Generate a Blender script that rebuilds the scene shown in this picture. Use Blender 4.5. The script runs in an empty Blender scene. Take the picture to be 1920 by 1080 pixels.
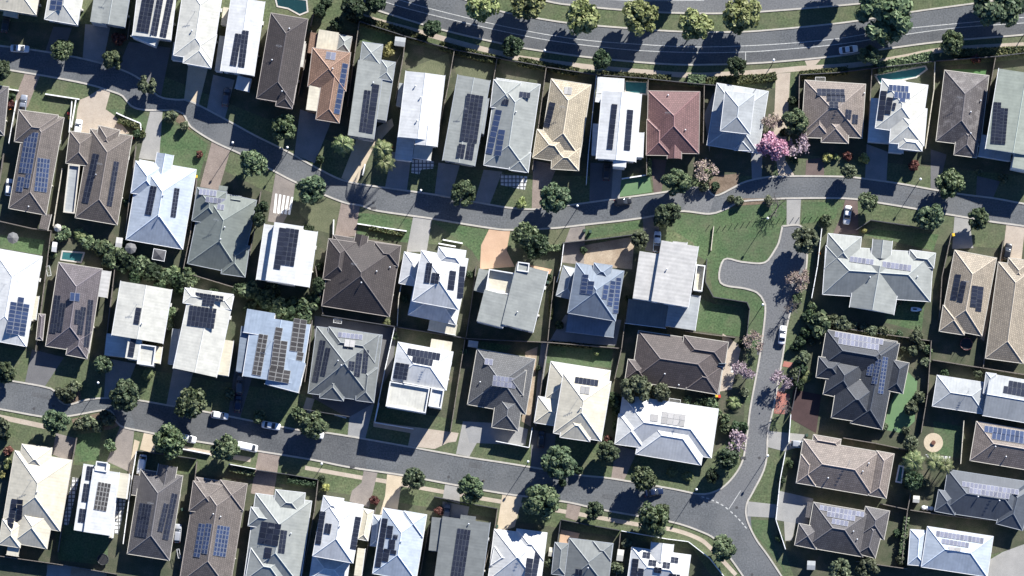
import bpy, bmesh, math, random
from mathutils import Vector, Matrix
from mathutils.geometry import tessellate_polygon
random.seed(7)
scene = bpy.context.scene
COL = scene.collection
PI = math.pi
S = 0.13                       # metres per photograph pixel on the ground
CAM_H = 1000.0                 # survey aircraft height
NAD = (0.0, (540-1350)*S)      # point on the ground under the aircraft
SUN_AZ, SUN_EL = math.radians(33), math.radians(26)

def at(px, py, h=0.0):
    gx, gy = (px-960)*S, (540-py)*S
    k = (CAM_H-h)/CAM_H
    return Vector((NAD[0]+(gx-NAD[0])*k, NAD[1]+(gy-NAD[1])*k, h))

def TP(T, p):
    return (p[0], p[1]) if T is None else (480*T[0]+p[0]/4, 270*T[1]+p[1]/4)

# ------------------------------------------------------------------ mesh helper
class MB:
    def __init__(self): self.v=[]; self.f=[]; self.m=[]
    def quad(self, a,b,c,d, m=0):
        n=len(self.v); self.v += [Vector(a),Vector(b),Vector(c),Vector(d)]; self.f.append((n,n+1,n+2,n+3)); self.m.append(m)
    def poly(self, pts, m=0):
        n=len(self.v); self.v += [Vector(p) for p in pts]; self.f.append(tuple(range(n,n+len(pts)))); self.m.append(m)
    def mesh(self, verts, faces, m=0):
        n=len(self.v); self.v += [Vector(p) for p in verts]
        for f in faces: self.f.append(tuple(i+n for i in f)); self.m.append(m)
    def box(self, c, u, v, hx, hy, z0, z1, m=0):
        c=Vector((c[0],c[1],0)); u=Vector((u[0],u[1],0)); v=Vector((v[0],v[1],0))
        P=[c-u*hx-v*hy, c+u*hx-v*hy, c+u*hx+v*hy, c-u*hx+v*hy]
        vs=[p+Vector((0,0,z0)) for p in P]+[p+Vector((0,0,z1)) for p in P]
        self.mesh(vs,[(3,2,1,0),(4,5,6,7),(0,1,5,4),(1,2,6,5),(2,3,7,6),(3,0,4,7)],m)
    def tube(self, pts, rads, n=6, m=0, cap=True):
        rings=[]
        for i,p in enumerate(pts):
            p=Vector(p)
            d=(Vector(pts[min(i+1,len(pts)-1)])-Vector(pts[max(i-1,0)]))
            if d.length<1e-6: d=Vector((0,0,1))
            d.normalize()
            a=d.orthogonal().normalized(); b=d.cross(a)
            rings.append([p+(a*math.cos(2*PI*k/n)+b*math.sin(2*PI*k/n))*rads[i] for k in range(n)])
        base=len(self.v)
        for r in rings: self.v+=r
        for i in range(len(rings)-1):
            for k in range(n):
                self.f.append((base+i*n+k, base+i*n+(k+1)%n, base+(i+1)*n+(k+1)%n, base+(i+1)*n+k)); self.m.append(m)
        if cap:
            self.f.append(tuple(base+k for k in range(n-1,-1,-1))); self.m.append(m)
            self.f.append(tuple(base+(len(rings)-1)*n+k for k in range(n))); self.m.append(m)
    def ell(self, c, r, nu=10, nv=6, m=0):
        vs=[];fs=[]
        for j in range(nv+1):
            t=PI*j/nv
            for i in range(nu):
                a=2*PI*i/nu
                vs.append((c[0]+r[0]*math.sin(t)*math.cos(a), c[1]+r[1]*math.sin(t)*math.sin(a), c[2]+r[2]*math.cos(t)))
        for j in range(nv):
            for i in range(nu):
                fs.append((j*nu+i,(j+1)*nu+i,(j+1)*nu+(i+1)%nu,j*nu+(i+1)%nu))
        self.mesh(vs,fs,m)
    def data(self, name, mats, off=(0,0,0), uv=False, smooth=False):
        off=Vector(off)
        me=bpy.data.meshes.new(name)
        me.from_pydata([v-off for v in self.v],[],self.f)
        for mt in mats: me.materials.append(mt)
        me.polygons.foreach_set('material_index', self.m)
        if smooth: me.polygons.foreach_set('use_smooth',[True]*len(self.f))
        if uv:
            L=me.uv_layers.new(name='UVMap').data
            for p in me.polygons:
                n=p.normal
                e=Vector((0,0,1)).cross(n)
                if e.length<0.02: e=uv if isinstance(uv,Vector) else Vector((1,0,0))
                e.normalize(); w=n.cross(e)
                for li in p.loop_indices:
                    co=me.vertices[me.loops[li].vertex_index].co
                    L[li].uv=(co.dot(e),co.dot(w))
        me.update()
        return me

def link(name, data, parent=None, loc=None):
    o=bpy.data.objects.new(name,data); COL.objects.link(o)
    if parent is not None: o.parent=parent
    if loc is not None: o.location=loc
    return o
def build(name, mb, mats, parent=None, off=(0,0,0), uv=False, smooth=False):
    if not isinstance(mats,(list,tuple)): mats=[mats]
    return link(name, mb.data(name,mats,off,uv,smooth), parent, None if parent is not None else off)
def empty(name, loc, rz=0, sc=None):
    o=bpy.data.objects.new(name,None); o.empty_display_size=.5; COL.objects.link(o)
    o.location=loc; o.rotation_euler=(0,0,rz)
    if sc: o.scale=sc
    return o
LABELS=[]
def tag(o, label, cat, group=None, kind=None):
    o['label']=label; o['category']=cat
    if group: o['group']=group
    if kind: o['kind']=kind
    LABELS.append(o)
    return o
def struct(o, kind='structure'): o['kind']=kind; return o
def copy_tree(o, parent=None):
    c=o.copy(); COL.objects.link(c); c.parent=parent
    for ch in o.children: copy_tree(ch,c)
    return c

# ------------------------------------------------------------------ materials
def newmat(name):
    m=bpy.data.materials.new(name); m.use_nodes=True
    nt=m.node_tree; b=nt.nodes['Principled BSDF']
    return m,nt,b
def N(nt,t,**kw):
    n=nt.nodes.new(t)
    for k,v in kw.items(): setattr(n,k,v)
    return n
def c4(c,k=1.0): return (c[0]*k,c[1]*k,c[2]*k,1)
def noise(nt,scale,detail=4,rough=.6,coord='Object',vec=None):
    n=N(nt,'ShaderNodeTexNoise'); n.inputs['Scale'].default_value=scale; n.inputs['Detail'].default_value=detail
    n.inputs['Roughness'].default_value=rough
    if vec is None:
        tc=N(nt,'ShaderNodeTexCoord'); vec=tc.outputs[coord]
    nt.links.new(vec,n.inputs['Vector'])
    return n.outputs['Fac']
def ramp(nt,fac,stops):
    r=N(nt,'ShaderNodeValToRGB'); nt.links.new(fac,r.inputs['Fac'])
    e=r.color_ramp.elements
    while len(e)<len(stops): e.new(.5)
    for i,(p,c) in enumerate(stops): e[i].position=p; e[i].color=c
    return r.outputs['Color']
def mixc(nt,a,b,fac,mode='MIX'):
    m=N(nt,'ShaderNodeMix',data_type='RGBA',blend_type=mode)
    for s,val in ((6,a),(7,b)):
        if isinstance(val,tuple): m.inputs[s].default_value=val
        else: nt.links.new(val,m.inputs[s])
    if isinstance(fac,(int,float)): m.inputs[0].default_value=fac
    else: nt.links.new(fac,m.inputs[0])
    return m.outputs[2]
MATS={}
def plain(name,c,rough=.6,metal=0,var=.12,scale=3.0):
    if name in MATS: return MATS[name]
    m,nt,b=newmat(name)
    f=noise(nt,scale)
    col=ramp(nt,f,[(.3,c4(c,1-var)),(.7,c4(c,1+var))])
    nt.links.new(col,b.inputs['Base Color']); b.inputs['Roughness'].default_value=rough; b.inputs['Metallic'].default_value=metal
    MATS[name]=m; return m
def groundmat(name,stops,scale,fine,finek=.25,rough=.9,big=.03,bigk=.3,bigc=None):
    if name in MATS: return MATS[name]
    m,nt,b=newmat(name)
    col=ramp(nt,noise(nt,scale,5,.65),stops)
    f2=ramp(nt,noise(nt,fine,3,.7),[(.25,(1-finek,)*3+(1,)),(.75,(1+finek,)*3+(1,))])
    col=mixc(nt,col,f2,1.0,'MULTIPLY')
    if bigc:
        bf=ramp(nt,noise(nt,big,3,.6),[(.42,(0,0,0,1)),(.68,(bigk,)*3+(1,))])
        col=mixc(nt,col,c4(bigc),bf)
    nt.links.new(col,b.inputs['Base Color']); b.inputs['Roughness'].default_value=rough
    b.inputs['Specular IOR Level'].default_value=.25
    MATS[name]=m; return m

ROOFC={'white':(.545,.55,.54),'offwhite':(.50,.492,.44),'cream':(0.53, 0.49, 0.39),'skyblue':(.285,.34,.41),'sandy':(.30,.255,.195),'warmtaupe':(.205,.172,.15),'bluewhite':(.38,.425,.475),'ltgrey':(.25,.262,.247),
 'grey':(.15,.16,.158),'gngrey':(0.15, 0.168, 0.155),'palegrey':(.31,.325,.33),'ltgreen':(0.26, 0.285, 0.245),'brown':(0.085, 0.07, 0.066),'dkbrown':(0.058, 0.049, 0.047),'tan':(0.135, 0.115, 0.1),
 'terracotta':(.225,.14,.098),'mauve':(0.12, 0.105, 0.112),'red':(.165,.092,.09),'beige':(0.4, 0.345, 0.255),'charcoal':(0.04, 0.045, 0.055),'slate':(0.072, 0.082, 0.098),
 'mottle':(0.1, 0.09, 0.09),'greytile':(0.1, 0.102, 0.106),'bluegrey':(0.165, 0.195, 0.235),'stripe':(0.43, 0.42, 0.4),'bgrey':(0.095, 0.089, 0.09),'taupe':(0.135, 0.116, 0.104)}
def roofmat(cn,tile):
    nm='roof_'+cn+('_tile' if tile else '_metal')
    if nm in MATS: return MATS[nm]
    c=ROOFC[cn]; m,nt,b=newmat(nm)
    tc=N(nt,'ShaderNodeTexCoord')
    if tile:
        br=N(nt,'ShaderNodeTexBrick'); nt.links.new(tc.outputs['UV'],br.inputs['Vector'])
        br.inputs['Scale'].default_value=1; br.inputs['Brick Width'].default_value=.42; br.inputs['Row Height'].default_value=.5
        br.inputs['Mortar Size'].default_value=.07; br.inputs['Mortar Smooth'].default_value=.3
        br.inputs['Color1'].default_value=c4(c,1.18); br.inputs['Color2'].default_value=c4(c,.86); br.inputs['Mortar'].default_value=c4(c,.55)
        col=br.outputs['Color']
        rough=.62
    else:
        w=N(nt,'ShaderNodeTexWave',wave_type='BANDS',bands_direction='X'); nt.links.new(tc.outputs['UV'],w.inputs['Vector'])
        w.inputs['Scale'].default_value=.32 if cn=='stripe' else .42; w.inputs['Distortion'].default_value=0
        k=.06 if cn=='stripe' else .035
        col=ramp(nt,w.outputs['Fac'],[(.2,c4(c,1-k)),(.85,c4(c,1+k*.5))])
        rough=.42
    oi=N(nt,'ShaderNodeObjectInfo')
    # weathering: large soft patches and streaks running down the slope
    n1=ramp(nt,noise(nt,.45,5,.7),[(.3,(.8,.8,.8,1)),(.72,(1.14,1.13,1.11,1))])
    col=mixc(nt,col,n1,1.0,'MULTIPLY')
    mp=N(nt,'ShaderNodeMapping'); nt.links.new(tc.outputs['UV'],mp.inputs['Vector']); mp.inputs['Scale'].default_value=(1.6,.14,1)
    n2=ramp(nt,noise(nt,1.0,4,.65,vec=mp.outputs['Vector']),[(.3,(.93,.93,.92,1)),(.65,(1.04,1.04,1.04,1))])
    col=mixc(nt,col,n2,1.0,'MULTIPLY')
    if cn=='mottle':
        n3=ramp(nt,noise(nt,.5,6,.75),[(.5,(0,0,0,1)),(.72,(.45,.45,.45,1))])
        col=mixc(nt,col,(.33,.31,.30,1),n3)
    if cn in('offwhite','cream','white'):
        n3=ramp(nt,noise(nt,.35,6,.7),[(.48,(0,0,0,1)),(.75,(.55,.55,.55,1) if cn!='white' else (.25,.25,.25,1))])
        col=mixc(nt,col,c4(c,.74),n3)
    if cn in('beige','sandy','charcoal','tan','brown','mauve','warmtaupe','taupe','bgrey'):
        n3=ramp(nt,noise(nt,.8,6,.75),[(.5,(0,0,0,1)),(.8,(.5,.5,.5,1))])
        col=mixc(nt,col,c4(c,.55 if cn in('beige','sandy') else 1.45),n3)
    nt.links.new(col,b.inputs['Base Color']); b.inputs['Roughness'].default_value=rough
    b.inputs['Specular IOR Level'].default_value=.35
    MATS[nm]=m; return m
def capmat(cn,tile):
    c=ROOFC[cn]; k=1.35 if tile else (1.05 if c[0]>.4 else 1.25)
    return plain('ridge_'+cn,tuple(min(.8,x*k) for x in c),.6,0,.15,1.5)
def panelmats(k):
    fr={'warm':(.42,.41,.38),'dark':(.09,.1,.12),'blue':(.25,.27,.31),'pale':(.36,.365,.38),'dull':(.3,.3,.29)}[k]
    ce={'warm':(.05,.047,.045),'dark':(.018,.021,.032),'blue':(.028,.042,.085),'pale':(.125,.13,.165),'dull':(.2,.195,.19)}[k]  # pale cells have the reflected sky glare painted into their colour
    f=plain('panel_frame_'+k,fr,.4,0,.1,1)
    nm='panel_cell_'+k
    if nm not in MATS:
        m,nt,b=newmat(nm)
        oi=N(nt,'ShaderNodeObjectInfo')
        col=ramp(nt,oi.outputs['Random'],[(0,c4(ce,.8)),(1,c4(ce,1.25))])
        tc=N(nt,'ShaderNodeTexCoord')
        br=N(nt,'ShaderNodeTexBrick',offset=0); nt.links.new(tc.outputs['Object'],br.inputs['Vector'])
        br.inputs['Scale'].default_value=1; br.inputs['Brick Width'].default_value=.3; br.inputs['Row Height'].default_value=.3
        br.inputs['Mortar Size'].default_value=.012
        br.inputs['Color1'].default_value=(1,1,1,1); br.inputs['Color2'].default_value=(.92,.92,.94,1); br.inputs['Mortar'].default_value=(1.9,1.9,1.9,1)
        col=mixc(nt,col,br.outputs['Color'],1.0,'MULTIPLY')
        nt.links.new(col,b.inputs['Base Color']); b.inputs['Roughness'].default_value=.22 if k!='dull' else .5
        b.inputs['Specular IOR Level'].default_value=.4
        MATS[nm]=m
    return [f,MATS[nm]]

WALL={'w':plain('wall_white_render',(.62,.61,.58),.8),'c':plain('wall_cream_render',(.48,.42,.33),.8),'b':plain('wall_brick',(.24,.15,.1),.85,0,.3,6),
      'g':plain('wall_grey_render',(.3,.3,.3),.8)}
GLASS=plain('window_glass',(.03,.035,.045),.1,0,.1)
WFRAME=plain('window_frame',(.55,.55,.54),.5)
GUTW=plain('gutter_pale',(.5,.5,.49),.5)
TIMBER=plain('grey_timber',(.10,.088,.074),.9,0,.25,5)
DARKM=plain('dark_metal',(.03,.032,.035),.5)
WHITEP=plain('white_paint',(.75,.75,.73),.5)
CONC=plain('concrete_trim',(.42,.40,.36),.85,0,.15,1.2)

ORD=['','first','second','third','fourth','fifth','sixth','seventh','eighth','ninth','tenth','eleventh','twelfth','thirteenth','fourteenth','fifteenth','sixteenth','seventeenth','eighteenth','nineteenth','twentieth','twenty-first','twenty-second']
# ------------------------------------------------------------------ houses
HOUSES=[]
class Blk: pass
def mkblock(T,spec,z0,pitch0,idx):
    """spec: (kind,p0,p1,p2,{opts})  kind: hip, gab, flat, par, deck"""
    kind,p0,p1,p2=spec[:4]; o=spec[4] if len(spec)>4 else {}
    b=Blk(); b.kind=kind; b.z=o.get('z',z0)+o.get('dz',0)+.003*idx
    a=at(*TP(T,p0),b.z).xy; c1=at(*TP(T,p1),b.z).xy; c2=at(*TP(T,p2),b.z).xy
    e1=c1-a; e2=c2-c1
    r=o.get('r', 0 if e1.length>=e2.length else 1)
    le,se=(e1,e2) if r==0 else (e2,e1)
    b.u=le.normalized(); b.v=Vector((-b.u.y,b.u.x)); b.L=le.length; b.W=abs(se.dot(b.v)); b.c=(a+c2)/2
    b.tp=math.tan(math.radians(o.get('p',pitch0)*(.8 if o.get('p',pitch0)>12 else 1)))
    if kind=='hip': b.hA,b.hB=o.get('h',(1,1))
    elif kind=='gab': b.hA,b.hB=o.get('h',(0,0))
    else: b.hA=b.hB=0
    if kind in('hip','gab') and (b.hA+b.hB)*b.W/2>b.L*.995:
        s=b.L*.995/((b.hA+b.hB)*b.W/2); b.hA*=s; b.hB*=s
    b.col=o.get('col'); b.tile=o.get('tile'); b.nowall=o.get('nowall',False)
    b.tilt=math.tan(math.radians(o.get('p',2)))
    return b
def bz(b,x,y):
    d=Vector((x,y))-b.c; lx=d.dot(b.u); ly=d.dot(b.v)
    if abs(lx)>b.L/2 or abs(ly)>b.W/2: return None
    if b.kind in('hip','gab'):
        h=b.W/2-abs(ly)
        if b.hA>0: h=min(h,(lx+b.L/2)/b.hA)
        if b.hB>0: h=min(h,(b.L/2-lx)/b.hB)
        return b.z+b.tp*h
    return b.z+b.tilt*(ly+b.W/2)
def wp(b,x,y,z): p=b.c+b.u*x+b.v*y; return Vector((p.x,p.y,z))
def cap(mb,p,q,m):
    d=(q-p); s=Vector((-d.y,d.x,0))
    if s.length<1e-4: return
    s.normalize(); s*=.15; up=Vector((0,0,.10)); dn=Vector((0,0,-.03))
    mb.quad(p+s+dn,q+s+dn,q+up,p+up,m); mb.quad(p+up,q+up,q-s+dn,p-s+dn,m)
def roofblock(rb,gb,b,m,mc):
    X,Y,z=b.L/2,b.W/2,b.z; F=.2
    c=[wp(b,-X,-Y,z),wp(b,X,-Y,z),wp(b,X,Y,z),wp(b,-X,Y,z)]
    lo=[p-Vector((0,0,F)) for p in c]
    if b.kind in('hip','gab'):
        zr=z+b.tp*Y
        A=wp(b,-X+b.hA*Y,0,zr); B=wp(b,X-b.hB*Y,0,zr)
        rb.quad(c[0],c[1],B,A,m); rb.quad(c[2],c[3],A,B,m)
        rb.poly([c[1],c[2],B],m if b.hB>0 else 2); rb.poly([c[3],c[0],A],m if b.hA>0 else 2)
        cap(rb,A,B,mc)
        if b.hB>0: cap(rb,c[1],B,mc); cap(rb,c[2],B,mc)
        if b.hA>0: cap(rb,c[0],A,mc); cap(rb,c[3],A,mc)
    else:
        up=b.tilt*b.W
        c[2]=c[2]+Vector((0,0,up)); c[3]=c[3]+Vector((0,0,up))
        rb.quad(*c,m)
    for i in range(4):
        j=(i+1)%4; rb.quad(lo[i],lo[j],c[j],c[i],2)
    rb.quad(lo[3],lo[2],lo[1],lo[0],2)
    if b.kind in('par','deck'):
        ph=.45 if b.kind=='par' else 1.0
        t=.13
        zz=b.z+max(0,b.tilt*b.W)+ph
        for (sx,sy,hx,hy) in ((0,-1,X,t),(0,1,X,t),(-1,0,t,Y-2*t-.004),(1,0,t,Y-2*t-.004)):
            rb.box(b.c+b.u*(sx*(X-t))+b.v*(sy*(Y-t)),b.u,b.v,hx,hy,b.z-F-.01,zz,2)
    elif b.kind!='flat' or True:
        g=.13
        for (sx,sy,hx,hy) in ((0,-1,X+g,g/2),(0,1,X+g,g/2),(-1,0,g/2,Y),(1,0,g/2,Y)):
            if b.kind=='gab' and sx!=0: continue
            if b.kind=='flat' and not (sy==-1): continue
            gb.box(b.c+b.u*(sx*(X+g/2+.002))+b.v*(sy*(Y+g/2+.002)),b.u,b.v,hx,hy,z-.16,z+.015,0)
GUTS={}
def house(row,num,short,desc,T,col,tile,z,pitch,blocks,arrays=(),wall='c',vents=(),front=None,extra=None):
    bl=[mkblock(T,s,z,pitch,i) for i,s in enumerate(blocks)]
    c=bl[0].c; base=Vector((c.x,c.y,0))
    root=empty('house',base)
    rb=MB(); gb=MB(); wb=MB()
    mats=[roofmat(col,tile),capmat(col,tile),plain('fascia_'+wall,{'w':(.6,.6,.58),'c':(.5,.46,.38),'b':(.4,.36,.31),'g':(.28,.29,.3)}[wall],.6)]
    for i,b in enumerate(bl):
        m,mc=0,1
        if b.col:
            mm=roofmat(b.col,tile if b.tile is None else b.tile); cc=capmat(b.col,tile if b.tile is None else b.tile)
            if mm not in mats: mats+= [mm,cc]
            m=mats.index(mm); mc=mats.index(cc) if cc in mats else m
        roofblock(rb,gb,b,m,mc)
        if not b.nowall:
            ins=(.45 if b.kind in('hip','gab') else .1)+.011*i
            wb.box(b.c,b.u,b.v,max(.3,b.L/2-ins),max(.3,b.W/2-ins),-.05,b.z-.19-.003*i,0)
        else:
            for sx in(-1,1):
                for sy in(-1,1):
                    wb.box(b.c+b.u*sx*(b.L/2-.25)+b.v*sy*(b.W/2-.25),b.u,b.v,.06,.06,-.05,b.z-.19,0)
    build('wall',wb,WALL[wall],root,base)
    build('roof',rb,mats,root,base,uv=Vector((bl[0].u.x,bl[0].u.y,0)))
    gm={'w':'gutter_white','c':'gutter_cream','b':'gutter_stone','g':'gutter_grey'}[wall]
    gc={'w':(.62,.62,.61),'c':(.5,.47,.4),'b':(.36,.32,.28),'g':(.3,.32,.34)}[wall]
    if len(gb.f): build('gutter',gb,plain(gm,gc,.5),root,base)
    # windows, doors on the main block
    b=bl[0]; ins=.45 if b.kind in('hip','gab') else .1
    sides=[(b.u,b.v,b.L/2-ins,b.W/2-ins,1),(b.u,-b.v,b.L/2-ins,b.W/2-ins,1),(b.v,b.u,b.W/2-ins,b.L/2-ins,1),(b.v,-b.u,b.W/2-ins,b.L/2-ins,1)]
    for (t,n,half,off,_) in sides:
        if n.dot(Vector((1,-.6)))<.1: continue           # faces turned away from the survey plane keep plain walls
        k=2 if half<7 else 3
        south=n.y<-.7
        for lev in ([1.0] if b.z<4 else [1.0,3.9]):
            for i in range(k):
                pos=(-half+2*half*(i+.5)/k)
                ctr=b.c+n*(off+.02)+t*pos
                if south and row in(1,3) and lev==1.0 and i==0 and half>3:
                    d=MB(); d.box(ctr,t,n,2.3 if half>5 else 1.3,.03,0.02,2.1,0); build('garage_door',d,plain('garage_door_panel',(.42,.41,.39),.6),root,base); continue
                w=MB(); w.box(ctr,t,n,.85,.035,lev,lev+1.2,0); w.box(ctr+n*.02,t,n,.76,.03,lev+.09,lev+1.11,1)
                build('window',w,[WFRAME,GLASS],root,base)
    if sides:
        t,n,half,off,_=max(sides,key=lambda q:q[1].x)
        if half>3:
            ctr=b.c+n*(off+.32)+t*(half*.55)
            ac=MB(); ac.box(ctr,t,n,.45,.17,.08,.82,0); ac.box(ctr+n*.18,t,n,.3,.012,.18,.72,1); build('air_conditioner',ac,[plain('ac_case',(.5,.5,.48),.5),DARKM],root,base)
            hw=MB(); c2=b.c+n*(off+.36)-t*(half*.4); hw.tube([(c2.x,c2.y,.02),(c2.x,c2.y,1.5),(c2.x,c2.y,1.58)],[.27,.27,.18],12); build('hot_water_tank',hw,plain('tank_cream',(.5,.47,.4),.5),root,base)
    for a in arrays:
        solar(root,base,T,bl,a)
    for v in vents:
        p=TP(T,v); h=z+1
        for _ in range(6):
            q=at(p[0],p[1],h); zs=[bz(k,q.x,q.y) for k in bl]; zs=[x for x in zs if x is not None]
            h=max(zs) if zs else z
        q=at(p[0],p[1],h)
        vb=MB(); vb.tube([(q.x,q.y,h-.1),(q.x,q.y,h+.3)],[.1,.1],8); vb.ell((q.x,q.y,h+.38),(.19,.19,.15),10,6)
        build('roof_vent',vb,plain('vent_metal',(.55,.56,.57),.35),root,base,smooth=True)
    if len(HOUSES)%2==0 and bl[0].kind in('hip','gab'):
        b=bl[0]; r_=b.c+b.u*(b.L*.12)+b.v*(b.W*.12); z0=bz(b,r_.x,r_.y)
        an=MB(); an.tube([(r_.x,r_.y,z0-.05),(r_.x,r_.y,z0+1.7)],[.035,.03],6); e=b.v*.75
        an.tube([(r_.x-e.x,r_.y-e.y,z0+1.6),(r_.x+e.x,r_.y+e.y,z0+1.6)],[.03,.03],5)
        for k in(-.6,-.3,0,.3,.6): q=r_+b.v*k; f=b.u*(.42-.2*abs(k)); an.tube([(q.x-f.x,q.y-f.y,z0+1.62),(q.x+f.x,q.y+f.y,z0+1.62)],[.022,.022],4)
        build('tv_antenna',an,plain('antenna_metal',(.3,.31,.32),.4,.4),root,base)
    root['row']=row
    ctrpx=(c.x/S+960,540-c.y/S)
    HOUSES.append(dict(root=root,c=c,short=short,px=ctrpx,bl=bl,row=row))
    rowname={1:'top row',2:'second row',3:'third row',4:'bottom row'}.get(row)
    lab=desc if num is None else '%s, %s in %s'%(desc.replace('roofed ','').replace('metal ','').replace('two storey ',''),ORD[num],rowname)
    tag(root,lab,'house','houses of the suburban estate')
    del root['row']
    return root
def solar(root,base,T,bl,a):
    p0,p1,p2,n,m=a[:5]; kind=a[5] if len(a)>5 else 'dark'
    P=[TP(T,p) for p in (p0,p1,p2)]
    cx,cy=(P[0][0]+P[2][0])/2,(P[0][1]+P[2][1])/2
    h=bl[0].z+.5; best=bl[0]
    for _ in range(8):
        q=at(cx,cy,h); zz=[(bz(k,q.x,q.y),k) for k in bl]; zz=[t for t in zz if t[0] is not None]
        if not zz: break
        h,best=max(zz,key=lambda t:t[0])
    q=at(cx,cy,h); e=.05
    f=lambda x,y:(bz(best,x,y) if bz(best,x,y) is not None else h)
    gx=(f(q.x+e,q.y)-f(q.x-e,q.y))/(2*e); gy=(f(q.x,q.y+e)-f(q.x,q.y-e))/(2*e)
    hh=h+.11
    W=[]
    for p in P:
        z=hh
        for _ in range(8):
            w=at(p[0],p[1],z); z=hh+gx*(w.x-q.x)+gy*(w.y-q.y)
        W.append(at(p[0],p[1],z))
    nz=Vector((-gx,-gy,1)).normalized()
    ex=(W[1]-W[0]); ex=(ex-nz*ex.dot(nz)); lx=ex.length; ex.normalize(); ey=nz.cross(ex); e2=W[2]-W[1]; ly=abs(e2.dot(ey))
    ctr=(W[0]+W[2])/2
    M=Matrix((ex,ey,nz)).transposed().to_4x4(); M.translation=ctr-base
    rails=MB()
    for j in range(m):
        for s in(-.25,.25):
            y=-ly/2+ly*(j+.5+s)/m
            rails.box((0,y),(1,0),(0,1),lx/2-.03,.025,-.11,-.025,0)
    arr=link('solar_array',rails.data('solar_array',[plain('panel_rail',(.4,.41,.42),.4)]),root)
    arr.matrix_local=M
    pw,ph=lx/n,ly/m; gap=.035 if kind!='dark' else .03; fr=.045 if kind in('pale','blue','warm') else .03
    pb=MB(); x,y=pw/2-gap,ph/2-gap
    pb.box((0,0),(1,0),(0,1),x,y,-.02,.018,0)
    pb.box((0,0),(1,0),(0,1),x-fr,y-fr,.0,.023,1)
    me=pb.data('solar_panel',panelmats(kind))
    for j in range(m):
        for i in range(n):
            link('solar_panel',me,arr,(-lx/2+pw*(i+.5),-ly/2+ph*(j+.5),0))
Z1,Z2=2.55,6.2
P=None
# ---------------- top row (between main road and upper street)
house(1,1,'cream first top-row house','cream metal roofed house cut off by the photo corner',(0,0),'cream',0,Z2,14,

 [('hip',(-190,35),(270,110),(320,-200)),('flat',(25,112),(132,130),(140,50),{'z':3})])
house(1,2,'white second top-row house','white metal hip roofed house with six blue solar panels at its front',(0,0),'offwhite',0,Z2,16,
 [('hip',(335,143),(580,185),(655,-250))],[((372,70),(462,80),(480,-60),2,4,'blue')],'w')
house(1,3,'grey third top-row house','plain grey low pitched metal roofed house without panels',(0,0),'ltgrey',0,Z2,5,
 [('gab',(690,160),(935,203),(990,-130)),('flat',(676,160),(792,183),(830,-60),{'dz':.15})],(),'g')
house(1,4,'white fourth top-row house','white roofed house with three tall dark solar panel columns',(0,0),'offwhite',0,Z2,8,
 [('gab',(995,262),(1280,302),(1335,-160)),('flat',(1000,275),(1178,345),(1190,210),{'dz':-.2})],
 [((1025,235),(1118,250),(1172,-90),3,11),((1130,262),(1180,272),(1238,-90),2,11),((1200,274),(1250,285),(1310,-60),2,11)],'w')
house(1,5,'big cream fifth top-row house','large cream and grey metal roofed house without panels',(0,0),'offwhite',0,Z2,14,
 [('hip',(1302,412),(1590,458),(1672,-80)),('hip',(1373,472),(1582,505),(1625,260),{'dz':.02}),('flat',(1285,445),(1368,462),(1385,330),{'z':3})],(),'w',[(1440,230)])
house(1,6,'white sixth top-row house','white metal roofed house with two dark panel columns and white front porch',(0,0),'white',0,Z2,6,
 [('gab',(1655,525),(1903,575),(1985,20)),('flat',(1610,530),(1668,538),(1705,275),{'z':3.2,'col':'palegrey'}),('flat',(1765,660),(1872,685),(1885,590),{'z':3}),('flat',(1655,185),(1712,192),(1732,60),{'z':3.3,'col':'cream'})],
 [((1728,490),(1778,498),(1810,255),2,7),((1780,500),(1830,507),(1872,232),2,8)],'w')
house(1,7,'dark brown seventh top-row house','long dark brown tiled house with plain gabled roof and no panels',(1,0),'dkbrown',1,Z2,20,
 [('hip',(5,735),(280,782),(388,145)),('hip',(148,795),(270,812),(300,640),{'dz':.02}),('flat',(330,500),(352,503),(374,330),{'z':4.6,'col':'offwhite','tile':0,'nowall':1})],(),'b',[(120,450),(250,215),(195,685)])
house(1,8,'terracotta eighth top-row house','terracotta tiled house with pale patio covers and narrow panel strip',(1,0),'terracotta',1,5.2,22,
 [('hip',(390,640),(672,690),(708,402)),('hip',(450,890),(622,925),(690,500),{'dz':.02}),('flat',(450,370),(600,395),(620,245),{'z':3.2,'col':'cream','tile':0,'nowall':1}),
  ('flat',(375,820),(490,842),(518,645),{'z':5.15,'col':'cream','tile':0}),('flat',(385,400),(440,400),(465,245),{'z':2.6}),('hip',(605,375),(700,390),(720,275),{'z':3,'col':'ltgrey','tile':0})],
 [((585,850),(630,860),(690,480),1,10,'blue'),((520,442),(594,452),(602,395),2,1,'pale')],'b',[(575,515)])
house(1,9,'light grey ninth top-row house','light grey metal roofed house with two panel columns and rear hips',(1,0),'ltgrey',0,Z2,6,
 [('flat',(690,1008),(882,1050),(960,485),{'p':4}),('flat',(893,890),(975,905),(1040,495),{'dz':-.25}),('hip',(780,465),(930,485),(950,335),{'p':16}),('hip',(918,588),(1022,605),(1045,468),{'p':14})],
 [((770,985),(820,992),(865,680),2,9),((825,995),(878,1003),(925,635),1,11)],'g',[(880,620)])
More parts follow.
